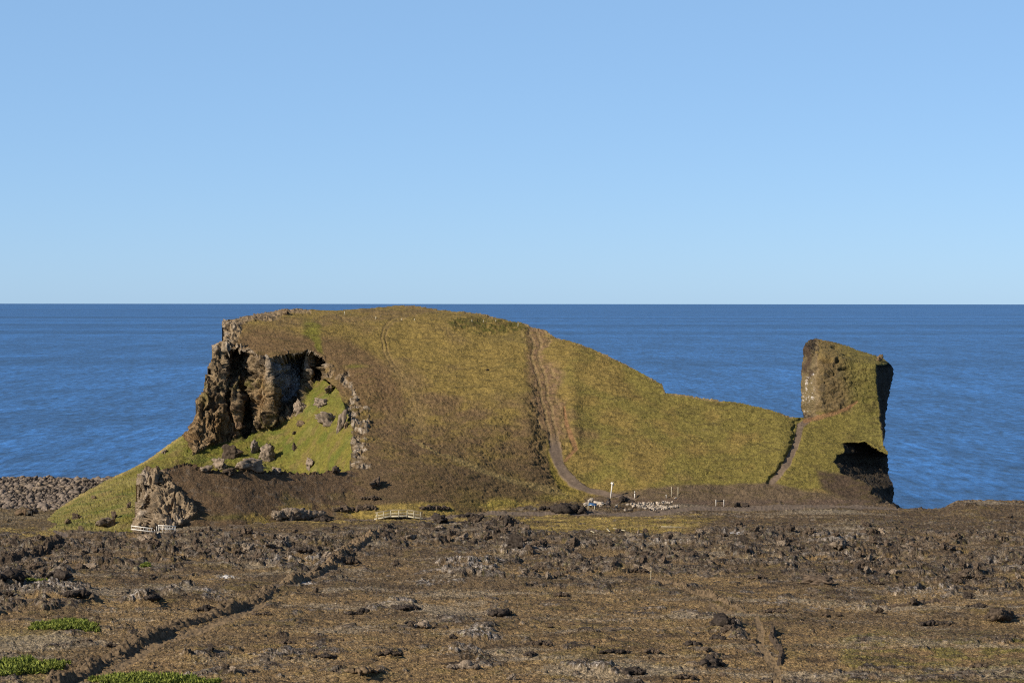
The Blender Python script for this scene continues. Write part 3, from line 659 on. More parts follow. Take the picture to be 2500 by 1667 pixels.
def ground(x, y, full=True):
    """height, rockiness, paleness, moss, path mask at world x, y"""
    qx, qy = q_of(x, y)
    a1 = fbm2(x, y, 0.06, 4, 3); a2 = fbm2(x, y, 0.3, 4, 9); a3 = fbm2(x, y, 1.2, 3, 15)
    ux = qx + a1 * 50; uy = qy + a2 * 12
    rk = soft(BAND, ux, uy, 30) * 0.6
    rk = np.maximum(rk, soft([(-400, 1395), (100, 1395), (230, 1440), (225, 1475), (100, 1500), (-400, 1510)], ux, uy, 10))
    mz = np.zeros_like(qx)
    for (cx_, cy_, rx, ry, h) in MOUNDS:
        b = blob(qx, qy, cx_, cy_, rx, ry * 1.15); mz = np.maximum(mz, h * b); rk = np.maximum(rk, (0.5 if cy_ > 1420 else 0.62) * sst(0.05, 0.7, b))
    inb_ = rk
    rk = rk + 0.95 * (fbm2(x * 0.6, y, 0.11, 5, 33, 0.6) + 0.12)
    rk = rk * (1 - 0.9 * soft([(1250, 1262), (1330, 1255), (1600, 1258), (1760, 1262), (1740, 1290), (1640, 1302), (1480, 1296), (1300, 1296)], ux, uy, 8))
    rk = rk * (1 - 0.8 * soft([(-400, 1230), (330, 1230), (330, 1285), (150, 1300), (-400, 1300)], qx, qy, 6) * (qx > 60))
    paths = [band(p, qx + a2 * 5, qy + a2 * 2, 0.25) for p in (GPATH, GPATH2, GPATH3, GPATH4, GPATH5, GPATH6)]
    pm = np.max(paths, axis=0)
    rk = np.clip(rk, 0, 1) * (1 - sst(0.1, 0.6, pm))
    pt = fbm2(x, y, 0.22, 4, 61, 0.6)
    rr = sst(0.40, 0.60, rk * 0.72 + 1.2 * pt + 0.10 * (1 - inb_))
    c1, e1_ = cells2(x * 0.42, y * 0.36, 5, 0.55)
    c2_, _ = cells2(x * 0.9, y * 0.7, 8, 0.6)
    c3, _ = cells2(x * 2.6, y * 1.6, 12, 0.8)
    rid = fbm2(x, y, 0.35, 4, 21, 0.55, True)
    rid2 = fbm2(x * 0.8, y, 0.14, 3, 29, 0.5, True)
    z = 9.0 + 0.8 * a1 + 0.35 * mz
    amp_ = 0.6 + 0.5 * sst(0.2, 0.6, inb_)
    z = z + rr * amp_ * (0.38 * c1 + 0.26 * c2_ + 0.08 * c3 + 0.9 * (rid2 - 0.4) + 0.3 * (rid - 0.35) + 0.1) + (1 - rr) * (0.22 * a3 + 0.2 * a2 + 0.10 * c3)
    z = z + mz * 0.55
    # flat behind the lava front at the left, and the shore
    lft = sst(420, 330, qx)
    z = z - lft * (1.8 * sst(363, 375, y) + 1.2 * sst(380, 430, y)) * 1.0
    # lava-tube opening and dark overhang at the right
    for (cx_, cy_, rx, ry, h) in [(2272, 1441, 24, 6, 2.6), (2352, 1352, 26, 4, 1.6), (2428, 1374, 9, 3, 1.0), (60, 1440, 10, 5, 1.0), (325, 1452, 12, 4, 1.0)]:
        z = z - h * blob(qx, qy, cx_, cy_, rx, ry, 2.0)
    z = z - 0.06 * pm
    ye = np.interp(qx, [-3000, -400, 250, 420, 900, 2150, 2200, 2300, 2500, 6000], [434, 434, 436, 440, 436, 424, 409, 410, 411, 420]) + a1 * 2
    z = z + 1.3 * sst(2290, 2350, qx) * sst(385, 408, y)
    dd = y - ye
    z = np.where(dd > 0, z - dd * 1.4, z)
    z = np.maximum(z, -5)
    return z, rr, pm, a1, a2, a3, qx, qy, c1, c2_, c3

pcols = np.concatenate([np.linspace(-2600, -160, 60)[:-1], np.arange(-160, 2660, 1.75), np.linspace(2660, 5200, 60)[1:]])
pr = np.concatenate([np.linspace(3600, 1760, 50)[:-1], np.arange(1760, 1180, -1.15), np.array([1178, 1174, 1168])])
uu = (pcols - CX) / FPX
yy = np.array([flat_xy(CX, q)[1] for q in pr[::-1]])
gX = uu[None, :] * yy[:, None]; gY = np.repeat(yy[:, None], len(uu), 1)
gz, rr, pm, a1, a2, a3, qx, qy, c1, c2_, c3 = ground(gX, gY)
GV = np.stack([gX, gY, gz], -1)
k1 = fbm2(gX, gY, 0.9, 3, 91); k2 = fbm2(gX, gY, 3.0, 2, 95)
gc = np.tile(C(130, 106, 71), gX.shape + (1,))
gc = lay(gc, C(96, 79, 58), sst(-0.2, 0.3, a1 + 0.4 * a2 - (qy - 1450) / 500))
gc = lay(gc, C(116, 98, 54), 0.6 * sst(0.05, 0.45, a2 + a1 * 0.6 + 0.15 * k1))
gc = lay(gc, C(116, 93, 64), 0.7 * sst(1480, 1620, qy + a1 * 60) * sst(0.1, -0.3, a2))
gc = lay(gc, C(102, 98, 42), 0.6 * soft([(2050, 1540), (2600, 1540), (2600, 1700), (2050, 1700)], qx + a1 * 60, qy + a2 * 15, 20) * sst(-0.2, .2, a2 + k1 * .3))
YG = C(150, 126, 62)
yg = soft([(1255, 1262), (1330, 1256), (1600, 1258), (1760, 1264), (1700, 1285), (1620, 1302), (1480, 1298), (1290, 1302)], qx + a1 * 50, qy + a2 * 16, 6)
yg = np.maximum(yg, 0.8 * soft([(600, 1262), (700, 1240), (800, 1232), (1300, 1222), (1330, 1245), (1200, 1262), (1030, 1290), (950, 1290), (700, 1280), (620, 1275)], qx + a1 * 20, qy + a2 * 8, 8) * sst(-0.2, 0.25, a2 + k1 * .3))
yg = np.maximum(yg, soft([(-500, 1270), (90, 1262), (180, 1290), (130, 1310), (-500, 1318)], qx + a1 * 14, qy + a2 * 5, 6) * sst(-0.35, 0.1, a2))
yg = yg * (0.45 + 0.55 * sst(-0.3, 0.15, a2 + 0.4 * k1))
gc = lay(gc, YG, yg * 0.85)
gc = lay(gc, C(116, 106, 46), yg * sst(0, .3, k1) * 0.6)
gc = lay(gc, C(176, 150, 92), yg * sst(0.0, .35, a2 - 0.3 * k1) * 0.6)
gc = lay(gc, C(132, 118, 72), 0.55 * (blob(qx, qy, 60, 1560, 120, 30) + blob(qx, qy, 60, 1660, 150, 22) + blob(qx, qy, 900, 1645, 70, 8) + blob(qx, qy, 1400, 1610, 80, 20) * .6))
m1 = fbm2(gX * 0.45, gY, 0.25, 4, 131, 0.6); m2 = fbm2(gX * 0.5, gY, 0.1, 4, 137, 0.6)
gc = lay(gc, C(66, 54, 42), 0.75 * sst(0.05, 0.4, m1 + 0.3 * k1))
gc = lay(gc, C(134, 112, 74), 0.6 * sst(0.08, 0.45, -m1 + 0.3 * k1) * (1 - yg))
m3 = fbm2(gX * 0.6, gY, 0.055, 4, 139, 0.55)
gc = lay(gc, C(88, 73, 55), 0.5 * sst(0.0, 0.3, m3))
gc = lay(gc, C(144, 130, 108), 0.6 * sst(0.06, 0.3, m2 + 0.25 * k2) * (1 - yg))
# lava
lc = lay(np.tile(C(108, 92, 73), gX.shape + (1,)), C(66, 55, 44), sst(-0.15, 0.25, c2_ + 0.3 * k1))
lc = lay(lc, C(106, 96, 84), sst(0.1, 0.4, k1 + c3 * 0.5))
PAL = [(1130, 1385, 100, 18), (965, 1475, 60, 9), (1165, 1555, 55, 14), (1120, 1600, 60, 10), (330, 1462, 24, 7), (470, 1450, 60, 7), (560, 1408, 26, 5), (740, 1420, 40, 6), (860, 1490, 60, 5), (1530, 1455, 30, 4), (1370, 1448, 14, 6),
       (1785, 1305, 26, 5), (2090, 1297, 16, 4), (120, 1440, 90, 14), (440, 1605, 16, 5), (250, 1490, 34, 5), (1850, 1640, 26, 5), (750, 1370, 40, 10), (1500, 1515, 50, 5), (1900, 1470, 40, 6), (2260, 1450, 70, 10),
       (1270, 1350, 60, 8), (1080, 1420, 60, 5), (2040, 1320, 60, 8), (680, 1370, 40, 8), (1450, 1640, 70, 6), (2000, 1480, 60, 4), (2200, 1485, 60, 3), (1620, 1330, 60, 8)]
pl = np.max([blob(qx, qy, *b) for b in PAL], axis=0)
pal = np.clip(0.35 * sst(0.1, 0.5, fbm2(gX, gY, 0.14, 3, 99)) + pl, 0, 1)
lc = lay(lc, C(168, 156, 142), pal * sst(0.0, 0.35, k2 + 0.3 * k1 + 0.15) * 0.9)
lc = lay(lc, C(104, 96, 46), sst(0.15, 0.4, a3) * 0.45)
gc = mix(gc, lc, sst(0.2, 0.65, rr + 0.15 * k1)[..., None])
gc = lay(gc, C(150, 138, 124), pl * sst(0.1, 0.4, k2) * 0.7)
white = (blob(qx, qy, 1795, 1302, 24, 3.5, 2) + blob(qx, qy, 1838, 1306, 6, 3, 2) + blob(qx, qy, 556, 1408, 18, 3, 2) + 0.4 * blob(qx, qy, 325, 1461, 12, 4, 2) + 0.6 * blob(qx, qy, 752, 1423, 20, 4, 2)) * sst(-0.05, 0.2, k2 + 0.1)
gc = lay(gc, C(214, 206, 196), white)
gc = lay(gc, C(104, 90, 76), pm * 0.95)
gc = lay(gc, C(114, 94, 66), pm * ((qx < 700) & (qy > 1440) | (qx > 1700) & (qy > 1460)) * 0.8)
gc = lay(gc, C(104, 88, 58), sst(6, -4, qx - 330) * sst(1300, 1285, qy) * (1 - yg) * 0.5)
gc = gc * np.clip(1 + 0.55 * k2 * (1 - 0.6 * pm) + 0.4 * k1, 0.3, 2)[..., None]
F_g = grid_faces(*gX.shape)
m_gp = (pm[:-1, :-1] > 0.55)
tag(mk('lava_field', GV, F_g[~m_gp], gc, MAT['ground']), kind='structure')
tag(mk('footpath', GV, F_g[m_gp], gc, MAT['path']), kind='structure')
def gz_at(x, y):
    r = ground(np.array([[float(x)]]), np.array([[float(y)]]))
    return float(r[0][0, 0])
def on_ground(px, py):
    """the point of the lava field seen at a picture position"""
    x, y = flat_xy(px, py, 9.0)
    for _ in range(3):
        z = gz_at(x, y); x, y = flat_xy(px, py, z)
    return np.array([x, y, z])

# ------------------------------------------------------------------ sea
def sea():
    n = 96
    rad = np.concatenate([[0], np.geomspace(200, 150000, 60)])
    ang = np.linspace(0, 2 * math.pi, n, endpoint=False)
    V = np.stack([rad[:, None] * np.sin(ang)[None], rad[:, None] * np.cos(ang)[None], np.zeros((len(rad), n))], -1)
    i = np.arange(len(rad) * n).reshape(len(rad), n); j = np.roll(i, -1, 1)
    F = np.stack([i[:-1], j[:-1], j[1:], i[1:]], -1).reshape(-1, 4)[:, ::-1]
    m, t, b = node_mat('sea_water'); N = t.nodes; L = t.links
    tc = N.new('ShaderNodeTexCoord')
    def noise(sc, st, det=4, rough=0.6):
        mp = N.new('ShaderNodeMapping'); mp.inputs['Scale'].default_value = st; L.new(tc.outputs['Object'], mp.inputs[0])
        a = N.new('ShaderNodeTexNoise'); a.inputs['Scale'].default_value = sc; a.inputs['Detail'].default_value = det; a.inputs['Roughness'].default_value = rough
        L.new(mp.outputs[0], a.inputs['Vector']); return a.outputs['Fac']
    w1 = noise(1.0, (0.34, 0.075, 1), 4, 0.7); w2_ = noise(1.0, (0.09, 0.014, 1), 4, 0.7); w3 = noise(1.0, (0.02, 0.0022, 1), 4, 0.65)
    w4 = noise(1.0, (0.00012, 0.0012, 1), 4, 0.6)
    def mr(inp, a, b_, c, d):
        r = N.new('ShaderNodeMapRange'); r.inputs[1].default_value = a; r.inputs[2].default_value = b_; r.inputs[3].default_value = c; r.inputs[4].default_value = d
        L.new(inp, r.inputs[0]); return r.outputs[0]
    def mul(a, b_):
        k = N.new('ShaderNodeMath'); k.operation = 'MULTIPLY'; L.new(a, k.inputs[0]); L.new(b_, k.inputs[1]); return k.outputs[0]
    v = mul(mul(mr(w1, .32, .68, .3, 1.7), mr(w2_, .3, .7, .5, 1.5)), mul(mr(w3, .3, .7, .74, 1.26), mr(w4, .38, .62, .66, 1.28)))
    vm = N.new('ShaderNodeVectorMath'); vm.operation = 'SCALE'; vm.inputs[0].default_value = SEA_BASE; L.new(v, vm.inputs['Scale'])
    L.new(vm.outputs[0], b.inputs['Base Color'])
    b.inputs['Roughness'].default_value = 0.35; b.inputs['IOR'].default_value = 1.33; b.inputs['Specular IOR Level'].default_value = SEA_SPEC
    h = N.new('ShaderNodeMath'); h.operation = 'MULTIPLY_ADD'; L.new(w2_, h.inputs[0]); h.inputs[1].default_value = 2.0; L.new(w1, h.inputs[2])
    bp = N.new('ShaderNodeBump'); bp.inputs['Strength'].default_value = 0.6; bp.inputs['Distance'].default_value = 1.0
    L.new(h.outputs[0], bp.inputs['Height']); L.new(bp.outputs[0], b.inputs['Normal'])
    return tag(mk('sea', V, F, None, m), kind='structure')
SEA_BASE = (0.020, 0.086, 0.228); SEA_SPEC = 0.16
sea()

# ------------------------------------------------------------------ boulder beach
def beach_z(x, y):
    z = np.interp(y, [424, 432, 450, 470, 487, 494, 505, 530, 540], [5.0, 5.3, 6.2, 7.05, 7.4, 7.2, 5.6, 0.0, -3.0])
    return z + fbm2(x, y, 0.08, 3, 13) * 0.5
bx, by = np.meshgrid(np.arange(-420, -52, 1.0), np.arange(424, 541, 1.0))
BV = np.stack([bx, by, beach_z(bx, by)], -1)
tag(mk('beach', BV[::-1], grid_faces(*bx.shape).reshape(-1, 4), np.tile(C(70, 64, 58), bx.shape + (1,)), MAT['path']), kind='structure')
def rock_verts(seed, sub, amp=0.3, block=0.5, squash=(1, 1, 1), sharp=1.6):
    import bmesh
    bm = bmesh.new(); bmesh.ops.create_icosphere(bm, subdivisions=sub, radius=1.0)
    V = np.array([v.co[:] for v in bm.verts]); F = np.array([[v.index for v in f.verts] for f in bm.faces]); bm.free()
    o = seed * 7.3
    c, _ = cells3(V[:, 0] * sharp + o, V[:, 1] * sharp, V[:, 2] * sharp, seed % 30, 0.9)
    f = fbm3(V + o, 1.1, 3, seed % 20) + (0.35 * fbm3(V + o, 5.0, 3, seed % 17, 0.6, True) if sub > 3 else 0)
    rr_ = np.random.RandomState(seed); m_ = 14
    nn = rr_.normal(size=(m_, 3)); nn /= np.linalg.norm(nn, axis=1)[:, None]; dd = rr_.uniform(0.5, 1.0, m_)
    t = V @ nn.T; lim = np.min(np.where(t > 0.05, dd[None] / np.maximum(t, 0.05), 9), axis=1)
    V = V * np.minimum(lim, 1.25)[:, None] * 1.15
    V = V * (1 + block * 0.6 * c + amp * f)[:, None] * np.array(squash)
    return V, F
def bake(name, Vs, Fs, mat):
    off = 0; A = []; B = []
    for V, F in zip(Vs, Fs):
        A.append(V); B.append(F + off); off += len(V)
    return mk(name, np.concatenate(A), np.concatenate(B), None, mat)
rs = np.random.RandomState(5)
BP = [rock_verts(100 + i, 2, 0.18, 0.35, (1.15, 0.9, 0.72)) for i in range(8)]
BPL = [rock_verts(100 + i, 1, 0.18, 0.35, (1.15, 0.9, 0.72)) for i in range(8)]
def rot(a, b=0.0):
    ca, sa, cb, sb = math.cos(a), math.sin(a), math.cos(b), math.sin(b)
    return np.array([[ca, -sa, 0], [sa, ca, 0], [0, 0, 1]]) @ np.array([[cb, 0, sb], [0, 1, 0], [-sb, 0, cb]])
cand = []
for yq in np.arange(429, 500, 0.74):
    xs = np.arange(-150, -66, 0.82) + rs.rand() * 0.8
    for xq in xs:
        x = xq + rs.uniform(-.3, .3); y = yq + rs.uniform(-.3, .3)
        r = 0.36 * math.exp(rs.normal() * 0.33) * (1.15 if y < 450 else 1.0)
        cand.append((x, y, r))
cand = np.array(cand)
cz = beach_z(cand[:, 0], cand[:, 1])
cpx, cpy = proj(cand[:, 0], cand[:, 1], cz + 0.3)
edge_x = np.interp(cpy, [1128, 1153, 1178, 1205, 1236, 1262, 1280], [350, 300, 250, 200, 150, 110, 96])
vis = (cpx > 3) & (cpx < edge_x - 4) & (cpy < 1256)
app = np.where(vis, cand[:, 2] / cand[:, 1], 0)
big = set(np.argsort(-app)[:300].tolist())
protos = []
for i, (V, F) in enumerate(BP):
    me = mk('beach_boulder', V, F, None, MAT['boulder'] if i % 3 else MAT['lava_pale'])
    protos.append(me.data); COL.objects.unlink(me); bpy.data.objects.remove(me)
Vs, Fs, Vd, Fd = [], [], [], []
for i, (x, y, r) in enumerate(cand):
    z = cz[i] + r * 0.35; a = rs.uniform(0, 6.28); b = rs.uniform(-.4, .4); k = rs.randint(8)
    if i in big:
        o = bpy.data.objects.new('beach_boulder', protos[k]); COL.objects.link(o)
        o.location = (x, y, z); o.rotation_euler = (b, b * .7, a); o.scale = (r, r, r)
        tag(o, 'larger rounded grey boulder among the stones of the storm beach', 'boulder', 'larger boulders of the storm beach')
    else:
        V, F = BPL[k]
        (Vs if rs.rand() < .7 else Vd).append((V * r) @ rot(a, b).T + np.array([x, y, z]))
        (Fs if len(Vs) > len(Fs) else Fd).append(F)
pebbles = bake('beach_boulders', Vs + Vd, Fs + Fd, MAT['boulder']); tag(pebbles, 'smaller grey boulders filling the storm beach between the larger ones', 'boulders', kind='stuff')

# ------------------------------------------------------------------ rocks
LP = [rock_verts(200 + i, 4, 0.35, 0.8, (1.1, 0.9, 0.95), 1.9) for i in range(10)]
def proto_mesh(V, F, mat, nm):
    o = mk(nm, V, F, None, mat); me = o.data; COL.objects.unlink(o); bpy.data.objects.remove(o); return me
LPM = {m: [proto_mesh(V, F, MAT[m], 'rock') for V, F in LP] for m in ('lava', 'lava_black', 'lava_pale', 'lava_brown', 'boulder', 'white_stone')}
def px2m(y): return y / FPX
def rock(name, label, px, py, wp, hp, mat='lava', k=0, a=None, lean=0.0, where='g', depth=0.8, group=None, cat='rock', sink=0.3):
    p = on_ground(px, py) if where == 'g' else hill_at(px, py)
    if where == 'r':
        c = int(round((px - sx[0]) / S)); r_ = int(round((py - sy[0]) / S)); p = U1[r_, c].copy()
    s = px2m(p[1]); w_, h = wp * s / 2, hp * s
    o = bpy.data.objects.new(name, LPM[mat][k % 10]); COL.objects.link(o)
    hz = h / (2 - sink)
    o.location = (p[0], p[1] + w_ * depth * 0.4, p[2] + hz * (1 - sink))
    o.scale = (w_, w_ * depth, hz)
    o.rotation_euler = (0, lean, (k * 1.3) if a is None else a)
    return tag(o, label, cat, group)
LPM2 = [rock_verts(600 + i, 2, 0.35, 0.9, (1.1, 0.9, 0.95), 1.7) for i in range(8)]
def outcrop(name, label, px, py, wp, hp, mat, seed, where):
    """a low craggy outcrop: blocks of many sizes fused into one body that grows out of the ground"""
    rs = np.random.RandomState(seed * 31 + int(px)); V = []; F = []; n = int(24 + wp * 0.6)
    us = np.linspace(-1, 1, n) + rs.uniform(-.03, .03, n); dmax = min(hp * 0.35, 1.3 * 36 * FPX / 380.0 ** 2 * (380.0 / max(flat_xy(px, py)[1], 200)) ** 2)
    bs = py - rs.rand(n) * dmax * (1 - us * us)
    if where == 'g':
        gx_, gy_ = flat_xy(px + us * wp / 2, bs, 9.0)
        for _ in range(3): gz_ = ground(gx_[None], gy_[None])[0][0]; gx_, gy_ = flat_xy(px + us * wp / 2, bs, gz_)
    for i_ in range(n):
        u = us[i_]; q = u * wp / 2
        peak = (1 - abs(u) ** 1.6) * (0.55 + 0.45 * math.sin(u * 5 + seed))
        b = bs[i_]
        g = np.array([gx_[i_], gy_[i_], gz_[i_]]) if where == 'g' else (hill_at(px + q, b) if where == 't' else U1[int(round((b - sy[0]) / S)), int(round((px + q - sx[0]) / S))].copy())
        sc_ = px2m(g[1]); r = hp * sc_ * (0.24 + 0.3 * max(peak, 0.3) * rs.uniform(0.6, 1.2)); k = rs.randint(8)
        v, f = LPM2[k]
        V.append((v * np.array([r * rs.uniform(1.0, 1.9), r, r * rs.uniform(0.8, 1.3)])) @ rot(rs.uniform(0, 6.28), rs.uniform(-.4, .4)).T + g + np.array([0, 0, r * 0.35])); F.append(f)
    c = np.concatenate(V).mean(0); c[2] = min(v[:, 2].min() for v in V)
    o = bake(name, [v - c for v in V], F, MAT[mat]); o.location = tuple(c)
    return tag(o, label, 'rock')
A_ = 0.0
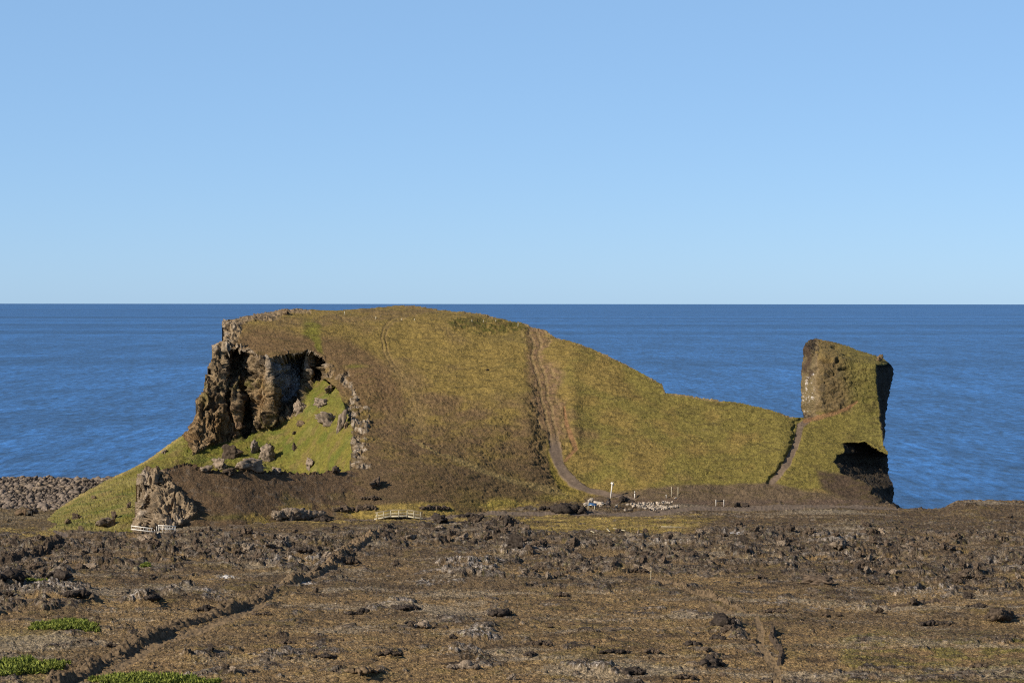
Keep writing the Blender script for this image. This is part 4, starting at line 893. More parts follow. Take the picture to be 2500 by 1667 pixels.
R_ = [
 ('lava_outcrop', 'long pale grey lava hump in the yellow grass left of the arched bridge', 728, 1262, 118, 28, 'lava_pale', 3, 'r'),
 ('boulder', 'rounded grey boulder at the left end of the long pale lava hump', 673, 1266, 22, 16, 'lava_pale', 5, 'r'),
 ('lava_outcrop', 'dark low outcrop between the long pale hump and the arched bridge', 838, 1246, 46, 14, 'lava', 1, 'r'),
 ('lava_outcrop', 'dark broken outcrop directly behind the left end of the arched bridge', 893, 1243, 44, 15, 'lava', 7, 't'),
 ('lava_outcrop', 'ragged dark outcrop behind the right end of the arched bridge', 1062, 1242, 70, 12, 'lava', 4, 't'),
 ('lava_outcrop', 'small dark outcrop on the slope above the yellow grass, below the black wedge', 905, 1218, 40, 10, 'lava', 6, 't'),
 ('lava_outcrop', 'pair of low dark rocks on a green patch left of the seaward slope foot', 1148, 1262, 60, 12, 'lava', 2, 'g'),
 ('boulder', 'dark craggy rock bristling from the grass just below the cliff', 566, 1118, 36, 30, 'lava', 0, 't'),
 ('boulder', 'smooth grey egg-shaped boulder resting on the upper grass slope', 621, 1103, 24, 26, 'boulder', 1, 't'),
 ('rock_slab', 'pale slab leaning uphill behind the big ridge-top boulder', 650, 1128, 32, 34, 'lava_pale', 2, 't'),
 ('boulder', 'biggest boulder perched on the crest of the brown ridge', 612, 1150, 56, 30, 'lava_pale', 3, 'r'),
 ('boulder', 'pale humped boulder on the ridge crest above two darker ones', 537, 1146, 34, 24, 'lava_pale', 4, 't'),
 ('boulder', 'low flat boulder at the left start of the ridge-top rocks', 500, 1150, 32, 14, 'lava_pale', 5, 'r'),
 ('boulder', 'dark low boulder between the humped boulder and the biggest one', 562, 1155, 38, 15, 'lava', 6, 'r'),
 ('boulder', 'small two-toned boulder alone on the ridge crest', 679, 1154, 18, 13, 'lava_pale', 7, 'r'),
 ('rock_slab', 'thin dark stone tilted in the middle of the grass slope', 720, 1102, 9, 18, 'lava', 8, 't'),
 ('boulder', 'pale pointed rock low on the grass slope above the ridge', 753, 1140, 20, 22, 'lava_pale', 9, 't'),
 ('boulder', 'dark-backed boulder at the right end of the ridge crest', 819, 1157, 24, 14, 'lava', 1, 'r'),
 ('boulder', 'small half-buried rock high on the grass slope', 736, 1040, 20, 12, 'lava_brown', 2, 't'),
 ('boulder', 'tiny dark rock below the half-buried one on the slope', 722, 1062, 10, 8, 'lava', 3, 't'),
 ('rock_slab', 'long pale slab sliding down the grass under the rocky rim', 800, 1042, 46, 30, 'lava_pale', 4, 't'),
 ('rock_slab', 'upright pale slab standing beside the long one on the grass', 831, 1048, 22, 46, 'lava_pale', 5, 't'),
 ('boulder', 'small round rock beside the upright slab', 846, 1042, 13, 16, 'lava_brown', 6, 't'),
 ('boulder', 'pale rock with dark top below the rim of the hill', 790, 992, 26, 16, 'lava_pale', 7, 't'),
 ('boulder', 'brown rock group just under the notch of the cliff rim', 806, 960, 28, 20, 'lava_brown', 8, 't'),
 ('rock_slab', 'pale slab leaning against the dark cliff foot', 731, 1004, 30, 24, 'lava_pale', 9, 't'),
 ('boulder', 'upper of three dark rocks in the low grass beside the footpath', 187, 1266, 17, 13, 'lava', 0, 't'),
 ('boulder', 'grassy brown rock, middle of three in the low grass', 165, 1280, 18, 12, 'lava_brown', 1, 't'),
 ('boulder', 'square dark rock, lowest of three in the low grass', 199, 1298, 16, 15, 'lava', 2, 't'),
 ('boulder', 'broad pale outcrop in the grass casting a long shadow', 262, 1282, 40, 22, 'lava_pale', 3, 't'),
 ('boulder', 'round dark boulder on top of the broad outcrop in the grass', 279, 1266, 15, 16, 'lava', 4, 't'),
 ('boulder', 'slim dark stone in the grass left of the rocky ridge end', 315, 1245, 11, 13, 'lava', 5, 't'),
 ('boulder', 'small flat stone near the upper edge of the grass slope', 403, 1106, 16, 9, 'lava_pale', 6, 't'),
 ('boulder', 'tiny stone on the seaward edge of the grass slope', 230, 1214, 10, 6, 'lava_brown', 7, 't'),
 ('boulder', 'black wedge boulder with pale front on the heath slope', 918, 1190, 38, 22, 'lava', 8, 't'),
 ('lava_block', 'flat black wedge of lava beside the gravel path', 792, 1272, 30, 14, 'lava', 9, 'g'),
 ('lava_block', 'spiky black lava peak just right of the arched bridge', 1072, 1276, 50, 19, 'lava', 11, 'g'),
 ('lava_block', 'black lava tooth at the left end of the yellow grass', 1242, 1284, 28, 22, 'lava', 1, 'g'),
 ('lava_block', 'tall black pyramid of lava in front of the yellow grass', 1262, 1338, 38, 30, 'lava', 2, 'g'),
 ('boulder', 'single small black stone in the middle of the hillside', 1191, 902, 9, 5, 'lava', 3, 't'),
 ('boulder', 'round knob of rock on the skyline of the hill', 697, 768, 18, 13, 'lava_brown', 4, 't'),
 ('boulder', 'small dark block on the top edge of the sea stack', 2147, 884, 15, 14, 'lava_brown', 5, 't'),
 ('lava_block', 'square black lava pillar standing out of the rubble', 2098, 1388, 18, 18, 'lava', 6, 'g'),
 ('lava_block', 'long grey lava slab facing the viewer like a wall', 2008, 1426, 56, 18, 'lava', 7, 'g'),
 ('lava_block', 'pale humped boulder with a long black right side', 2050, 1334, 34, 20, 'lava_pale', 8, 'g'),
 ('lava_block', 'split lava hump with upright fins near the right edge', 2443, 1505, 44, 24, 'lava', 9, 'g'),
 ('lava_block', 'dark angular block right of the lava hollow', 2365, 1460, 20, 15, 'lava', 0, 'g'),
 ('lava_block', 'triangular block in the low wall line under the hollow', 2232, 1475, 26, 15, 'lava', 1, 'g'),
 ('lava_block', 'black peak beside the whitest patch of lava', 1817, 1330, 24, 20, 'lava', 2, 'g'),
 ('lava_block', 'small grey peak alone on the central brown flat', 1372, 1455, 28, 14, 'lava', 3, 'g'),
 ('boulder', 'round black boulder right of the dark bend of the wall', 515, 1587, 16, 15, 'lava', 4, 'g'),
 ('boulder', 'low dark boulder between the shrubs and the wall', 265, 1578, 18, 10, 'lava', 5, 'g'),
 ('lava_block', 'craggy black lava crown over a small green patch', 143, 1410, 40, 24, 'lava', 6, 'g'),
 ('lava_block', 'dark lava heap at the far left edge', 22, 1412, 52, 26, 'lava', 7, 'g'),
 ('lava_block', 'lava lump lying right of the upper wall', 859, 1374, 26, 13, 'lava', 8, 'g'),
 ('lava_block', 'big black lava outcrop left of the blue panel', 1392, 1250, 58, 29, 'lava', 9, 'g'),
 ('lava_block', 'long low black outcrop joining the big one by the blue panel', 1348, 1242, 56, 11, 'lava', 0, 'g'),
 ('lava_block', 'dark peaked slab behind the pale stones', 1522, 1228, 30, 15, 'lava', 1, 'g'),
 ('lava_block', 'dark flat slab beside the pale log', 1544, 1228, 16, 8, 'lava', 2, 'g'),
 ('boulder', 'left of two black humps right of the dark signboard', 1802, 1237, 14, 12, 'lava', 3, 'g'),
 ('boulder', 'right of two black humps right of the dark signboard', 1821, 1237, 15, 10, 'lava', 4, 'g'),
 ('boulder', 'pale pointed stone behind the blue panel', 1440, 1230, 14, 13, 'white_stone', 5, 'g'),
 ('boulder', 'pale low stone behind the posts of the blue panel', 1431, 1233, 14, 8, 'white_stone', 6, 'g'),
 ('boulder', 'pale streaked stone between the blue panel and the sculpture', 1465, 1234, 20, 9, 'white_stone', 7, 'g'),
 ('boulder', 'white stone at the foot of the sculpture', 1505, 1238, 12, 6, 'white_stone', 8, 'g'),
 ('boulder', 'brown stone rising out of the back of the pale stone ring', 1590, 1228, 8, 7, 'lava_brown', 9, 'g'),
 ('boulder', 'big round pale boulder beside the rusty block on the beach edge', 85, 1253, 16, 14, 'boulder', 1, 'g'),
 ('boulder', 'brownish boulder where the beach meets the grass slope', 110, 1248, 16, 12, 'boulder', 2, 'g'),
 ('lava_block', 'dark ragged lava above the shadowed bend of the wall', 505, 1490, 46, 14, 'lava', 3, 'g'),
 ('lava_block', 'dark lump at the end of the pale lava streak', 887, 1492, 22, 10, 'lava', 4, 'g'),
 ('lava_block', 'black ledge on the right of the pale central lava', 1000, 1486, 40, 14, 'lava', 5, 'g'),
 ('lava_block', 'black hump with a long shadow right of the central flat', 1222, 1500, 46, 18, 'lava', 6, 'g'),
 ('lava_block', 'pale block cracked by the small black ledge', 1030, 1530, 30, 14, 'lava_pale', 7, 'g'),
 ('lava_block', 'low black ledge left of the cracked pale block', 1005, 1522, 34, 8, 'lava', 8, 'g'),
 ('lava_block', 'dark stone at the foot of the white lichened mound', 1106, 1557, 16, 9, 'lava', 9, 'g'),
 ('lava_block', 'grey lava pan in the foreground centre', 1130, 1630, 70, 16, 'lava_pale', 0, 'g'),
 ('lava_block', 'black lava fang in the right foreground', 1545, 1645, 40, 22, 'lava', 1, 'g'),
 ('lava_block', 'dark lava cluster near the foreground trail', 1738, 1622, 46, 22, 'lava', 2, 'g'),
 ('lava_block', 'tall dark crag left of the foreground trail', 1768, 1525, 44, 26, 'lava', 3, 'g'),
 ('lava_block', 'black overhang below the tall crag by the trail', 1752, 1560, 30, 14, 'lava', 4, 'g'),
 ('lava_block', 'dark lava tuft left of the black overhang', 1690, 1573, 34, 12, 'lava', 5, 'g'),
 ('lava_block', 'dark lava mass by the left edge under the crown', 190, 1452, 60, 16, 'lava', 6, 'g'),
 ('lava_block', 'flat black lava shelf beside two pale patches', 372, 1462, 40, 12, 'lava', 7, 'g'),
 ('lava_block', 'rocky arch rim over yellow grass at the bottom', 890, 1640, 90, 16, 'lava_brown', 8, 'g'),
]
for i, (nm, lb, px, py, wp, hp, mt, k, wh) in enumerate(R_):
    dx = wp
    p_w = 't' if wh == 't' else wh
    if mt == 'lava' and ('black' in lb or 'dark' in lb) and wh == 'g': mt = 'lava_black'
    if nm in ('lava_outcrop', 'lava_block') and (wp / hp > 1.75 or (wp > 26 and wh == 'g')) and not any(w_ in lb for w_ in ('slab facing', 'spiky', 'pyramid', 'pillar', 'tooth', 'slab')):
        outcrop(nm, lb, px, py, wp, hp, mt, k, p_w); continue
    rock(nm, lb, px, py, wp, hp, mt, k, where={'t': 't', 'r': 'r', 'g': 'g'}[p_w], lean=(0.5 if nm == 'rock_slab' and wp > hp else (0.12 if nm == 'rock_slab' else 0)), a=(0.0 if nm == 'rock_slab' else None), depth=0.7)

for i, (px, py, wp, hp) in enumerate([(793, 1604, 52, 10), (948, 1598, 60, 12), (701, 1570, 34, 9), (862, 1499, 40, 9), (1112, 1622, 54, 9), (1313, 1574, 64, 12), (1295, 1599, 26, 11),
        (1592, 1592, 34, 12), (1673, 1656, 50, 12), (1500, 1592, 70, 10), (1895, 1494, 54, 12), (2029, 1503, 46, 9), (2386, 1482, 50, 10), (2389, 1628, 40, 9), (2356, 1407, 60, 12),
        (2282, 1524, 70, 13), (1560, 1395, 40, 11), (640, 1500, 44, 8), (735, 1345, 54, 12), (1850, 1412, 40, 9), (2140, 1425, 36, 8)]):
    outcrop('lava_outcrop', 'low dark craggy lava outcrop breaking through the brown heath of the foreground plain', px, py, wp, hp, 'lava' if i % 3 else 'lava_black', i + 20, 'g')['group'] = 'low outcrops across the foreground plain'

# scattered lava blocks: the larger ones each on their own, the rest as one mass of rubble
def dens(qx_, qy_):
    p = np.array([[float(qx_)]]), np.array([[float(qy_)]])
    return p
rs = np.random.RandomState(11)
pts = []
NC = 26000
cqx = rs.uniform(-260, 2760, NC); cqy = 1262 + (1690 - 1262) * rs.rand(NC) ** 1.25
cx_, cy_ = flat_xy(cqx, cqy, 9.0)
cz_, crr, cpm, ca1, ca2, ca3, cqx2, cqy2, _, _, _ = ground(cx_[None], cy_[None])
cz_, crr, cpm = cz_[0], crr[0], cpm[0]
inb = soft(BAND, cqx, cqy, 8)
far = inside([(60, 1240), (330, 1240), (330, 1300), (60, 1300)], cqx, cqy)
crr = np.maximum(crr, 0.06)
EXC = [(305, 1275, 440, 1310), (900, 1240, 1045, 1272), (1425, 1220, 1700, 1252), (1735, 1215, 1780, 1242), (600, 1255, 900, 1285)]
for (a_, b_, c_, d_) in EXC: crr = crr * ~((cqx > a_) & (cqx < c_) & (cqy > b_) & (cqy < d_))
ptc = sst(-0.02, 0.22, fbm2(cx_ * 0.7, cy_, 0.13, 3, 151))
keep = (rs.rand(NC) < crr * (0.10 + 0.75 * ptc) * (0.6 + 0.4 * inb)) & (cpm < 0.1) & ~far
ii = np.nonzero(keep)[0]
size = 0.10 * np.exp(rs.normal(size=NC) * 0.55) * (0.8 + 0.5 * inb) * (1.0 + 0.35 * (cy_ > 300))
seen = (cqx > 5) & (cqx < 2495) & (cqy < 1664)
rank = ii[np.argsort(-(size * seen / cy_)[ii])]
top = set(rank[:230].tolist())
regions = [(-1e9, 900, 'jagged dark lava block in the rubble between the white footbridge and the upper wall', 'lava blocks in the rubble near the bridges'),
           (900, 1700, 'jagged dark lava block in the rubble before the yellow grass', 'lava blocks in the rubble before the yellow grass'),
           (1700, 1e9, 'jagged dark lava block in the rubble on the seaward flat', 'lava blocks in the rubble on the seaward flat')]
Vs, Fs = [], []; Vp, Fp = [], []
LPL = [rock_verts(300 + i, 1, 0.35, 0.9, (1.1, 0.9, 0.95), 1.6) for i in range(10)]
for i in ii:
    r = size[i]; k = rs.randint(10); a = rs.uniform(0, 6.28); b = rs.uniform(-.5, .5); st = rs.uniform(0.7, 1.5)
    if i in top:
        r = min(max(r, 0.2) * 1.15, 0.5)
        o = bpy.data.objects.new('lava_rock', LPM['lava' if rs.rand() < .8 else 'lava_pale'][k]); COL.objects.link(o)
        o.location = (cx_[i], cy_[i], cz_[i] + r * 0.35); o.rotation_euler = (b, b * .6, a); o.scale = (r * 1.2, r, r * st)
        for lo, hi, lb, gr in regions:
            if lo <= cqx[i] < hi and cqy[i] < 1500: tag(o, lb, 'rock', gr)
        if cqy[i] >= 1500: tag(o, 'loose dark lava block on the brown foreground heath', 'rock', 'loose lava blocks on the foreground heath')
    else:
        V, F = LPL[k]
        q = (V * np.array([r * 1.2, r, r * st])) @ rot(a, b).T + np.array([cx_[i], cy_[i], cz_[i] + r * 0.25])
        if rs.rand() < 0.75: Vs.append(q); Fs.append(F)
        else: Vp.append(q); Fp.append(F)
o = bake('lava_rubble', Vs, Fs, MAT['lava']); tag(o, 'small dark lava rubble strewn over the field', 'rubble', kind='stuff')
o = bake('lichened_rubble', Vp, Fp, MAT['lava_pale']); tag(o, 'small pale lichened lava rubble strewn over the field', 'rubble', kind='stuff')

# ------------------------------------------------------------------ dry-stone walls
def stone_wall(name, label, pts, hw, h, seed, mat='lava_brown', drop=0.0):
    q = np.array(pts, float); x, y = flat_xy(q[:, 0], q[:, 1], 9.0)
    d = np.r_[0, np.cumsum(np.hypot(np.diff(x), np.diff(y)))]
    t = np.arange(0, d[-1], 0.16); cx = np.interp(t, d, x); cy = np.interp(t, d, y)
    cx = cx + n2(t * 0.15, t * 0, seed) * 0.8; cy = cy + n2(t * 0.15, t * 0 + 9, seed) * 0.8
    tx = np.gradient(cx); ty = np.gradient(cy); L = np.hypot(tx, ty); tx /= L; ty /= L
    v = np.linspace(-1.35, 1.35, 28)
    X = cx[None] + ty[None] * v[:, None] * hw; Y = cy[None] - tx[None] * v[:, None] * hw
    G = ground(X, Y)[0]
    hh = h * np.clip(0.7 + 0.9 * n2(t * 0.13, t * 0 + 3, seed + 1) + 0.3 * n2(t * 0.6, t * 0 + 5, seed + 2), 0.12, 1.35) * sst(0, 3, t) * sst(t[-1], t[-1] - 3, t)
    prof = 1 - np.clip((np.abs(v) - 0.35) / 0.75, 0, 1) ** 1.3
    c1, e1 = cells2(X * 1.9, Y * 1.9, seed, 0.8); c2, _ = cells2(X * 3.6, Y * 3.6, seed + 3, 0.8)
    Z = G - 0.35 + prof[:, None] * (hh[None] + 0.35) + prof[:, None] * (c1 * 0.5 + c2 * 0.22) * min(1, h)
    V = np.stack([X, Y, Z], -1)
    F = grid_faces(*X.shape).reshape(-1, 4)
    return tag(mk(name, V, F, None, MAT[mat]), label, 'wall')
stone_wall('stone_wall', 'long tumbled lava-stone wall running diagonally across the heath beside a track', [(120, 1690), (158, 1663), (298, 1590), (360, 1560), (417, 1535), (506, 1509), (580, 1482), (640, 1455), (668, 1438)], 1.35, 0.85, 3)
stone_wall('stone_wall', 'upper wall of black blocks continuing the diagonal line towards the arched bridge', [(690, 1432), (767, 1405), (808, 1382), (826, 1363), (868, 1335), (915, 1310)], 1.1, 0.8, 4, 'lava_brown')
stone_wall('stone_wall', 'short dark wall crossing the lava at the far left', [(-60, 1372), (30, 1368), (80, 1356), (120, 1342), (150, 1326)], 0.9, 0.9, 5, 'lava')
stone_wall('stone_wall', 'low row of piled stones curving down to the foreground trail', [(1588, 1415), (1640, 1427), (1690, 1448), (1730, 1460), (1775, 1474), (1800, 1490), (1850, 1502), (1890, 1508)], 0.4, 0.55, 6)
stone_wall('stone_wall', 'low rubble row right of the foreground trail', [(1884, 1538), (1884, 1560), (1902, 1590), (1914, 1622)], 0.4, 0.6, 7, 'lava')
stone_wall('stone_wall', 'thin straight line of stones under the lava hollow', [(2120, 1476), (2200, 1474), (2300, 1470), (2340, 1472)], 0.35, 0.45, 8, 'lava')
stone_wall('stone_wall', 'broken line of stones across the right foreground', [(1940, 1505), (2000, 1502), (2060, 1500), (2110, 1502)], 0.4, 0.5, 9, 'lava_brown')

# ------------------------------------------------------------------ timber, signs and small things
class MB:
    def __init__(s): s.V = []; s.F = []; s.n = 0
    def bar(s, a, b, w_, h=None, upv=(0, 0, 1)):
        h = w_ if h is None else h
        a = np.array(a, float); b = np.array(b, float); d = b - a; L = np.linalg.norm(d); d /= L
        u = np.array(upv, float)
        if abs(np.dot(u, d)) > 0.95: u = np.array([0, 1, 0.0])
        r = np.cross(d, u); r /= np.linalg.norm(r); u = np.cross(r, d)
        e = 0.12 * min(w_, h)
        for t, k in ((0, 1), (1, 1)):
            pass
        V = []
        for (p, off) in ((a, 1), (b, -1)):
            for sc_, sh in ((1 - 2 * e / min(w_, h), 0), (1, e)):
                for (sx_, sy_) in ((-1, -1), (1, -1), (1, 1), (-1, 1)):
                    V.append(p + d * off * sh + r * sx_ * w_ / 2 * sc_ + u * sy_ * h / 2 * sc_)
        o = s.n; s.V += V; s.n += 16
        def ring(i, j, fl):
            for k in range(4):
                q = [o + i + k, o + i + (k + 1) % 4, o + j + (k + 1) % 4, o + j + k]
                s.F.append(q)
        ring(0, 4, 0); ring(4, 12, 0); ring(12, 8, 0)
        s.F.append([o + 3, o + 2, o + 1, o]); s.F.append([o + 8, o + 9, o + 10, o + 11])
        return s
    def build(s, name, mat, parent=None, org=(0, 0, 0)):
        V = np.array(s.V) - np.array(org)
        return mk(name, V, np.array(s.F), None, MAT[mat], parent)
def empty(name, loc, label, cat, group=None):
    o = bpy.data.objects.new(name, None); COL.objects.link(o); o.location = loc; o.empty_display_size = 0.5
    return tag(o, label, cat, group)
def part(name, mat, parent, bars):
    m = MB()
    for b in bars: m.bar(*b)
    return m.build(name, mat, parent)

# arched timber bridge
o = on_ground(973, 1269); s = px2m(o[1])
B = empty('footbridge', tuple(o), 'arched pale timber footbridge with a handrail on the gravel path', 'bridge')
def bpnt(px, py, y=0.0): return ((px - 973) * s, y, (1269 - py) * s)
dk = [(914, 1267.5), (953, 1260.5), (994, 1260), (1032, 1266.5)]
for y in (0.0, 1.5):
    part('beam', 'cream_wood', B, [(bpnt(*dk[i], y), bpnt(*dk[i + 1], y), 0.09, 0.2) for i in range(3)])
    hr = [(915, 1252.5), (953, 1246), (995, 1245.5), (1031, 1251.5)]
    part('handrail', 'grey_wood', B, [(bpnt(*hr[i], y), bpnt(*hr[i + 1], y), 0.1, 0.07) for i in range(3)])
    mr_ = [(916, 1260), (953, 1253.5), (994, 1252.5), (1030, 1258.5)]
    part('rail', 'cream_wood', B, [(bpnt(*mr_[i], y - 0.06), bpnt(*mr_[i + 1], y - 0.06), 0.03, 0.07) for i in range(3)])
    for px in (920, 936, 953, 973, 993.5, 1010, 1026):
        zb = np.interp(px, [a for a, _ in dk], [b for _, b in dk]); zt = np.interp(px, [a for a, _ in hr], [b for _, b in hr])
        part('post', 'cream_wood', B, [(bpnt(px, zb + 2.5, y - 0.09), bpnt(px, zt + 0.5, y - 0.09), 0.07)])
m = MB()
for t in np.arange(0, 118, 2.1):
    px = 914.5 + t; zb = np.interp(px, [a for a, _ in dk], [b for _, b in dk]) - 1.9
    a = bpnt(px, zb, -0.02); m.bar(a, (a[0], 1.52, a[2]), 0.12, 0.04)
m.build('deck', 'grey_wood', B)

# white bridge by the rocky ridge end
o = on_ground(372, 1303); s2 = px2m(o[1])
B = empty('footbridge', tuple(o), 'white painted footbridge with railings at the foot of the rocky ridge', 'bridge')
def q2(px, py, y=0.0): return ((px - 372) * s2, y, (1303 - py) * s2)
part('railing', 'white_wood', B, [(q2(318, 1284.5, 1.0), q2(373, 1289.8), 0.06, 0.13), (q2(318, 1292.5, 1.0), q2(373, 1297.8), 0.06, 0.13)]
     + [(q2(px, 1293 + (px - 318) * .1, (373 - px) / 55), q2(px, 1284.6 + (px - 318) * .1, (373 - px) / 55), 0.05) for px in (318.6, 330, 342.5, 350, 356, 360, 370)])
part('railing', 'dark_wood', B, [(q2(345, 1284, 1.6), q2(387, 1281.3, 1.2), 0.05, 0.06)])
part('beam', 'white_wood', B, [(q2(375, 1299, 0.9), q2(387, 1303, -0.1), 0.08, 0.16), (q2(387, 1303 - 1.4, -0.1), q2(424, 1300.5, 0.3), 0.08, 0.24)])
part('deck', 'grey_wood', B, [(q2(316, 1294, 1.6), q2(376, 1299.2, 0.7), 1.1, 0.06), (q2(377, 1299.3, 0.7), q2(424, 1298.9, 0.75), 1.1, 0.06)])
part('railing', 'white_wood', B, [(q2(386, 1281.8, -0.1), q2(430, 1284.6, 0.3), 0.07, 0.14), (q2(387, 1290, -0.1), q2(427, 1292.2, 0.3), 0.06, 0.12)])
part('railing', 'white_wood', B, [(q2(386, 1289.5, 1.4), q2(426, 1291.2, 1.5), 0.05, 0.08)])
for px, pt, y in ((382, 1284.5, 0.4), (388.5, 1281.5, -0.16), (397.5, 1282.5, -0.1), (402, 1288, 1.3), (408, 1283, 0.1), (414.5, 1284, 0.2), (417.5, 1287, 1.4), (427, 1285, 0.3)):
    part('post', 'white_wood', B, [(q2(px, 1300, y), q2(px, pt, y), 0.09 if px < 390 or px > 420 else 0.06)])
part('post', 'white_wood', B, [(q2(376, 1300, 0.6), q2(376, 1293, 0.6), 0.12)])

def at(px, py, where='t'):
    return on_ground(px, py) if where == 'g' else hill_at(px, py)
def stick(name, label, px, pyb, pyt, w_, mat, where='t', dx=0.0, group=None, cat='post', cap=None):
    p = at(px, pyb, where); sc_ = px2m(p[1]); h = (pyb - pyt) * sc_
    m = MB(); m.bar((0, 0, -0.2), (dx * sc_, 0, h), w_)
    o = m.build(name, mat); o.location = tuple(p)
    tag(o, label, cat, group)
    if cap: c_ = MB(); c_.bar(*cap(h, sc_)); c_.build('cap', mat, o)
    return o
# leaning white marker with a skewed cross head
p = at(1491, 1214); sc_ = px2m(p[1])
X = empty('marker_post', tuple(p), 'leaning white marker post with a small cross-shaped head above the path', 'marker')
part('post', 'white_wood', X, [((0, 0, -0.2), (4.2 * sc_, 0, 34 * sc_), 0.2, 0.1)])
part('crosspiece', 'white_wood', X, [((1.2 * sc_, -0.09, 37.5 * sc_), (8.2 * sc_, -0.09, 31.5 * sc_), 0.08, 0.3)])
part('crosspiece', 'white_wood', X, [((4.0 * sc_, -0.18, 31.5 * sc_), (6.6 * sc_, -0.18, 39.5 * sc_), 0.08, 0.24)])
p = at(1549, 1214); sc_ = px2m(p[1])
X = empty('marker_post', tuple(p), 'short upright white post with a dark band beside the path', 'marker')
part('post', 'white_wood', X, [((0, 0, -0.2), (0, 0, 11.3 * sc_), 0.16), ((0, 0, 13.2 * sc_), (0, 0, 16.5 * sc_), 0.16)])
part('band', 'dark', X, [((0, 0, 11.3 * sc_), (0, 0, 13.2 * sc_), 0.17)])
stick('pole', 'left one of two tall thin pale poles by the stone ring', 1640, 1215, 1191, 0.1, 'cream_wood', group='thin poles by the stone ring', cat='pole')
stick('pole', 'right one of two tall thin pale poles by the stone ring', 1656, 1215, 1190.5, 0.1, 'cream_wood', group='thin poles by the stone ring', cat='pole')
stick('peg', 'tiny white peg with a round head behind the stone ring', 1626.5, 1218, 1212, 0.07, 'white_wood', cat='peg', cap=lambda h, k: ((0, 0, h), (0, 0, h + 0.16), 0.18))
rock('boulder', 'small white stone between the tiny peg and the right pole', 1651, 1219, 7, 4, 'white_stone', 3, where='t')
for px, pb, pt, lb in ((841.5, 766, 757, 'pale thin peg nearest the skyline left of the summit'), (917, 779, 771.5, 'tallest pale peg left of the curving track on the hilltop'),
                       (980, 785, 780, 'pale peg right beside the curving track on the hilltop'), (1012.5, 788, 783, 'pale peg in the turf between track and green bank'),
                       (1152.5, 789, 784, 'leaning pale peg above the middle of the green bank'), (1180, 789.5, 784.5, 'pale peg above the right half of the green bank'),
                       (1211, 790, 786, 'pale peg next to the bare soil at the bank end'), (1264, 799, 791, 'pale peg near the seaward edge right of the bare soil')):
    stick('peg', lb, px, pb, pt, 0.13, 'cream_wood', group='pale pegs across the hilltop', cat='peg', dx=(-0.8 if px == 1152.5 else 0.3))
for px, pb, pt, mt, lb in ((1588, 1416, 1392, 'cream_wood', 'thin pale stake at the head of the low stone row'), (1657, 1428, 1409, 'dark_wood', 'thin dark stake behind the low stone row'),
                           (1861, 1494, 1472, 'dark_wood', 'thin dark stake right of the low stone row')):
    stick('stake', lb, px, pb, pt, 0.06, mt, 'g', cat='stake', dx=1.5 if px == 1588 else 0)
# dark signboard
p = at(1757.5, 1235, 'g'); sc_ = px2m(p[1])
X = empty('signboard', tuple(p), 'low dark signboard between two white posts by the gravel', 'sign')
for dx in (-9.7, 9.7): part('post', 'white_wood', X, [((dx * sc_, 0, -0.2), (dx * sc_, 0, 16 * sc_), 0.1)])
part('board', 'dark', X, [((-8.6 * sc_, 0, 12.6 * sc_), (8.6 * sc_, 0, 12.6 * sc_), 0.04, 3.6 * sc_)])
# blue information panel
p = at(1444, 1243, 'g'); sc_ = px2m(p[1])
X = empty('information_panel', tuple(p), 'blue tilted information panel on two cream posts', 'sign')
part('post', 'cream_wood', X, [((-8 * sc_, 0, -0.2), (-8 * sc_, 0, 15.5 * sc_), 0.14)])
part('post', 'cream_wood', X, [((7.5 * sc_, -0.3, -0.2), (7.5 * sc_, -0.3, 10.5 * sc_), 0.14)])
m = MB(); m.bar((-8 * sc_, 0.1, 13.2 * sc_), (12.5 * sc_, -0.15, 11.8 * sc_), 0.75, 0.06, (0, -0.55, 0.83)); m.build('panel', 'blue', X)
m = MB(); m.bar((-4 * sc_, -0.26, 14 * sc_ - .2), (1.5 * sc_, -0.33, 13.4 * sc_ - .2), 0.16, 0.03, (0, -0.55, 0.83)); m.build('notice', 'white_wood', X)
rock('boulder', 'flat stone slab lying before the blue panel posts', 1450, 1246, 14, 3, 'lava_pale', 2)
# sculpture
p = at(1486, 1238, 'g'); sc_ = px2m(p[1])
X = empty('sculpture', tuple(p), 'dark upright weathered sculpture standing among pale stones', 'sculpture')
def blobpart(name, mat, par, c, r, seed, sub=3, sharp=1.4):
    V, F = rock_verts(seed, sub, 0.15, 0.3, (1, 1, 1), sharp)
    return mk(name, V * np.array(r) + np.array(c), F, None, MAT[mat], par)
blobpart('plinth', 'lava', X, (0, 0, 3.5 * sc_), (6.5 * sc_, 0.45, 5 * sc_), 401)
blobpart('body', 'bronze', X, (-0.4 * sc_, 0, 12 * sc_), (5.2 * sc_, 0.35, 8 * sc_), 402)
blobpart('disc', 'lava_pale', X, (-0.3 * sc_, -0.28, 12 * sc_), (1.6 * sc_, 0.1, 2.6 * sc_), 403)
m = MB(); m.bar((-4.5 * sc_, 0, 22.6 * sc_), (4.5 * sc_, 0, 20 * sc_), 0.5, 0.16); m.build('top_slab', 'bronze', X)
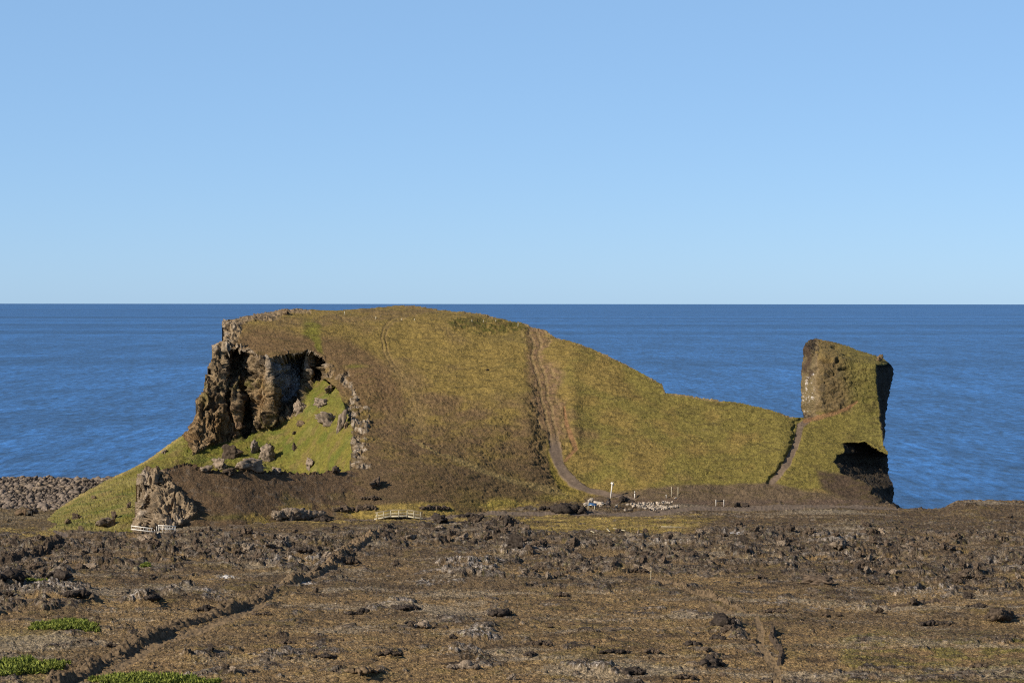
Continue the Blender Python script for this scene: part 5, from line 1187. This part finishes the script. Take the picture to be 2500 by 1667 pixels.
# white block and dark bench
p = at(1526, 1248, 'g'); sc_ = px2m(p[1])
m = MB(); m.bar((-3 * sc_, 0.1, 2.6 * sc_), (3 * sc_, 0.1, 2.4 * sc_), 0.5, 6.2 * sc_); o = m.build('stone_block', 'white_stone'); o.location = tuple(p)
tag(o, 'small square white block at the left end of the dark bench', 'block')
p = at(1539, 1248, 'g')
X = empty('bench', tuple(p), 'low dark bench with a pale top beside the white block', 'bench')
part('seat', 'grey_wood', X, [((-6 * sc_, 0, 6.4 * sc_), (6.5 * sc_, 0, 6.4 * sc_), 0.6, 0.07)])
part('base', 'dark_wood', X, [((-5.4 * sc_, 0.02, 2.6 * sc_), (6 * sc_, 0.02, 2.6 * sc_), 0.5, 6.6 * sc_)])
# log and planks
def plank(label, a, b, where='g', mat='cream_wood', w_=0.16, nm='plank'):
    p = at(*a, where); q_ = at(*b, where); m = MB(); m.bar(p + [0, 0, 0.14], q_ + [0, 0, 0.14], w_, 0.08)
    o = m.build(nm, mat, None, p); o.location = tuple(p); return tag(o, label, 'plank' if nm == 'plank' else 'log')
plank('pale bleached log lying by the dark flat slab', (1552, 1222), (1559, 1226), 'g', 'white_wood', 0.3, 'log')
plank('longest bleached plank lying level on the yellow grass', (1614, 1287), (1664, 1288))
plank('bleached plank slanting across the yellow grass, second longest', (1497, 1290.5), (1526, 1297))
plank('shortest bleached plank on the yellow grass', (1482, 1292), (1488, 1299), w_=0.2)
plank('bleached plank at the left edge of the yellow grass', (1436, 1295.5), (1451, 1301))
plank('white board lying by the pale outcrop near the white bridge', (629, 1259), (635, 1263), w_=0.3)
# stone ring
rs = np.random.RandomState(3)
ring = []
for t in np.linspace(0, 1, 26): ring.append((1562 + 92 * t, 1243 - 2 * t + 2.5 * math.sin(t * 3.1) - 8 * max(0, t - .55)))
for t in np.linspace(0, 1, 24): ring.append((1530 + 110 * t + rs.uniform(-3, 3), 1233 - 4 * t + rs.uniform(-2, 2)))
for t in np.linspace(0, 1, 24): ring.append((1548 + 70 * t + rs.uniform(-3, 3), 1238 + rs.uniform(-3, 3)))
for i, (px, py) in enumerate(ring):
    rock('pale_stone', 'pale stone in the heaped ring of stones right of the sculpture', px, py, rs.uniform(4, 8), rs.uniform(4, 7), 'white_stone', rs.randint(10), a=rs.uniform(0, 6), group='pale stones of the heaped ring', cat='stone')
for i in range(18):
    rock('pale_stone', 'small pale stone strewn between the black outcrop and the sculpture', rs.uniform(1424, 1480), rs.uniform(1229, 1237), rs.uniform(3.5, 8), rs.uniform(3, 5.5), 'white_stone', rs.randint(10), a=rs.uniform(0, 6), group='small pale stones around the blue panel', cat='stone')
# rusty block by the beach
p = at(62, 1262, 'g'); sc_ = px2m(p[1])
X = empty('ruined_block', tuple(p), 'rusty brown ruined block with a dark open side at the beach edge', 'ruin')
V, F = rock_verts(501, 3, 0.1, 0.2, (1, 1, 1), 1.0)
mk('drum', V * np.array([11 * sc_, 0.8, 9 * sc_]) + np.array([-15 * sc_, 0.7, 9 * sc_]), F, None, MAT['rust'], X)
part('wall', 'rust', X, [((0, 0, -0.2), (0, 0, 21 * sc_), 0.3, 0.35), ((-9 * sc_, 0.3, 9 * sc_), (-1.6 * sc_, 0.3, 9 * sc_), 0.25, 18 * sc_)])
part('roof', 'rust', X, [((0.2, 0.6, 20 * sc_), (15 * sc_, 0.6, 17 * sc_), 1.4, 0.15)])
part('back_wall', 'dark', X, [((0.2, 1.2, 9 * sc_), (15 * sc_, 1.2, 8 * sc_), 0.2, 17 * sc_)])  # shade inside the opening put into the dark wall colour
part('side_wall', 'dark', X, [((15 * sc_, 0.1, -0.1), (15 * sc_, 0.1, 16 * sc_), 0.18, 0.2)])

# ------------------------------------------------------------------ shrubs
def leaf_mat(nm, c1_, c2_):
    m, t, b = node_mat(nm); N = t.nodes; L = t.links
    oi = N.new('ShaderNodeTexCoord'); a = N.new('ShaderNodeTexNoise'); a.inputs['Scale'].default_value = 2.5; a.inputs['Detail'].default_value = 4
    L.new(oi.outputs['Object'], a.inputs['Vector'])
    r = N.new('ShaderNodeValToRGB'); r.color_ramp.elements[0].position = 0.35; r.color_ramp.elements[1].position = 0.65
    r.color_ramp.elements[0].color = (*c1_, 1); r.color_ramp.elements[1].color = (*c2_, 1)
    L.new(a.outputs['Fac'], r.inputs[0]); L.new(r.outputs[0], b.inputs['Base Color']); b.inputs['Roughness'].default_value = 0.8
    return m
MAT['leaf'] = leaf_mat('shrub_leaves', srgb(68, 82, 32), srgb(140, 144, 64))
def shrub(label, px, py, rx, ry, h, n, seed):
    rs = np.random.RandomState(seed)
    p = on_ground(px, py); s_ = px2m(p[1]); RX = rx * s_; RY = ry * s_ / (36.0 / p[1]) ; V = []; F = []
    nc = max(6, int(n / 90)); cc = []
    for _ in range(nc):
        a = rs.uniform(0, 6.28); r = math.sqrt(rs.rand()) * (0.72 + 0.28 * math.sin(3 * a + seed) + 0.22 * math.sin(7 * a + 2 * seed)); cc.append((RX * r * math.cos(a), RY * r * math.sin(a), h * rs.uniform(0.5, 1.1) * (1 - 0.5 * r * r)))
    for c in cc:
        g = gz_at(p[0] + c[0], p[1] + c[1]) - p[2]
        for _ in range(90):
            d = rs.normal(size=3); d /= np.linalg.norm(d); d[2] = abs(d[2])
            R = c[2] * rs.uniform(0.4, 1.05)
            q = np.array([c[0] + d[0] * R * 1.1, c[1] + d[1] * R * 1.1, g + d[2] * R])
            t = d * 0.5 + rs.normal(size=3) * 0.5 + np.array([0, 0, 0.7]); t /= np.linalg.norm(t)
            sd = np.cross(t, rs.normal(size=3)); sd /= np.linalg.norm(sd); L = rs.uniform(0.14, 0.40); w_ = L * 0.22
            k = len(V); V += [q - t * L * .4, q + sd * w_, q + t * L, q - sd * w_]; F.append([k, k + 1, k + 2, k + 3])
    o = mk('shrub', V, np.array(F), None, MAT['leaf']); o.location = tuple(p)
    return tag(o, label, 'shrub')
shrub('broad bright green shrub thicket at the bottom edge beside the wall', 360, 1668, 160, 16, 0.75, 26000, 1)
shrub('round green shrubs touching the left edge of the photo', 45, 1628, 75, 22, 0.8, 13000, 2)
shrub('smaller green shrub right of the round ones at the left edge', 135, 1628, 30, 9, 0.55, 3500, 6)
shrub('long low green shrub patch on the left heath', 158, 1528, 104, 14, 0.55, 15000, 3)
shrub('small green patch under the craggy lava crown', 108, 1424, 38, 8, 0.35, 3000, 4)
shrub('tiny green tuft patch on the brown flat below the white bridge', 355, 1383, 22, 5, 0.3, 1300, 5)
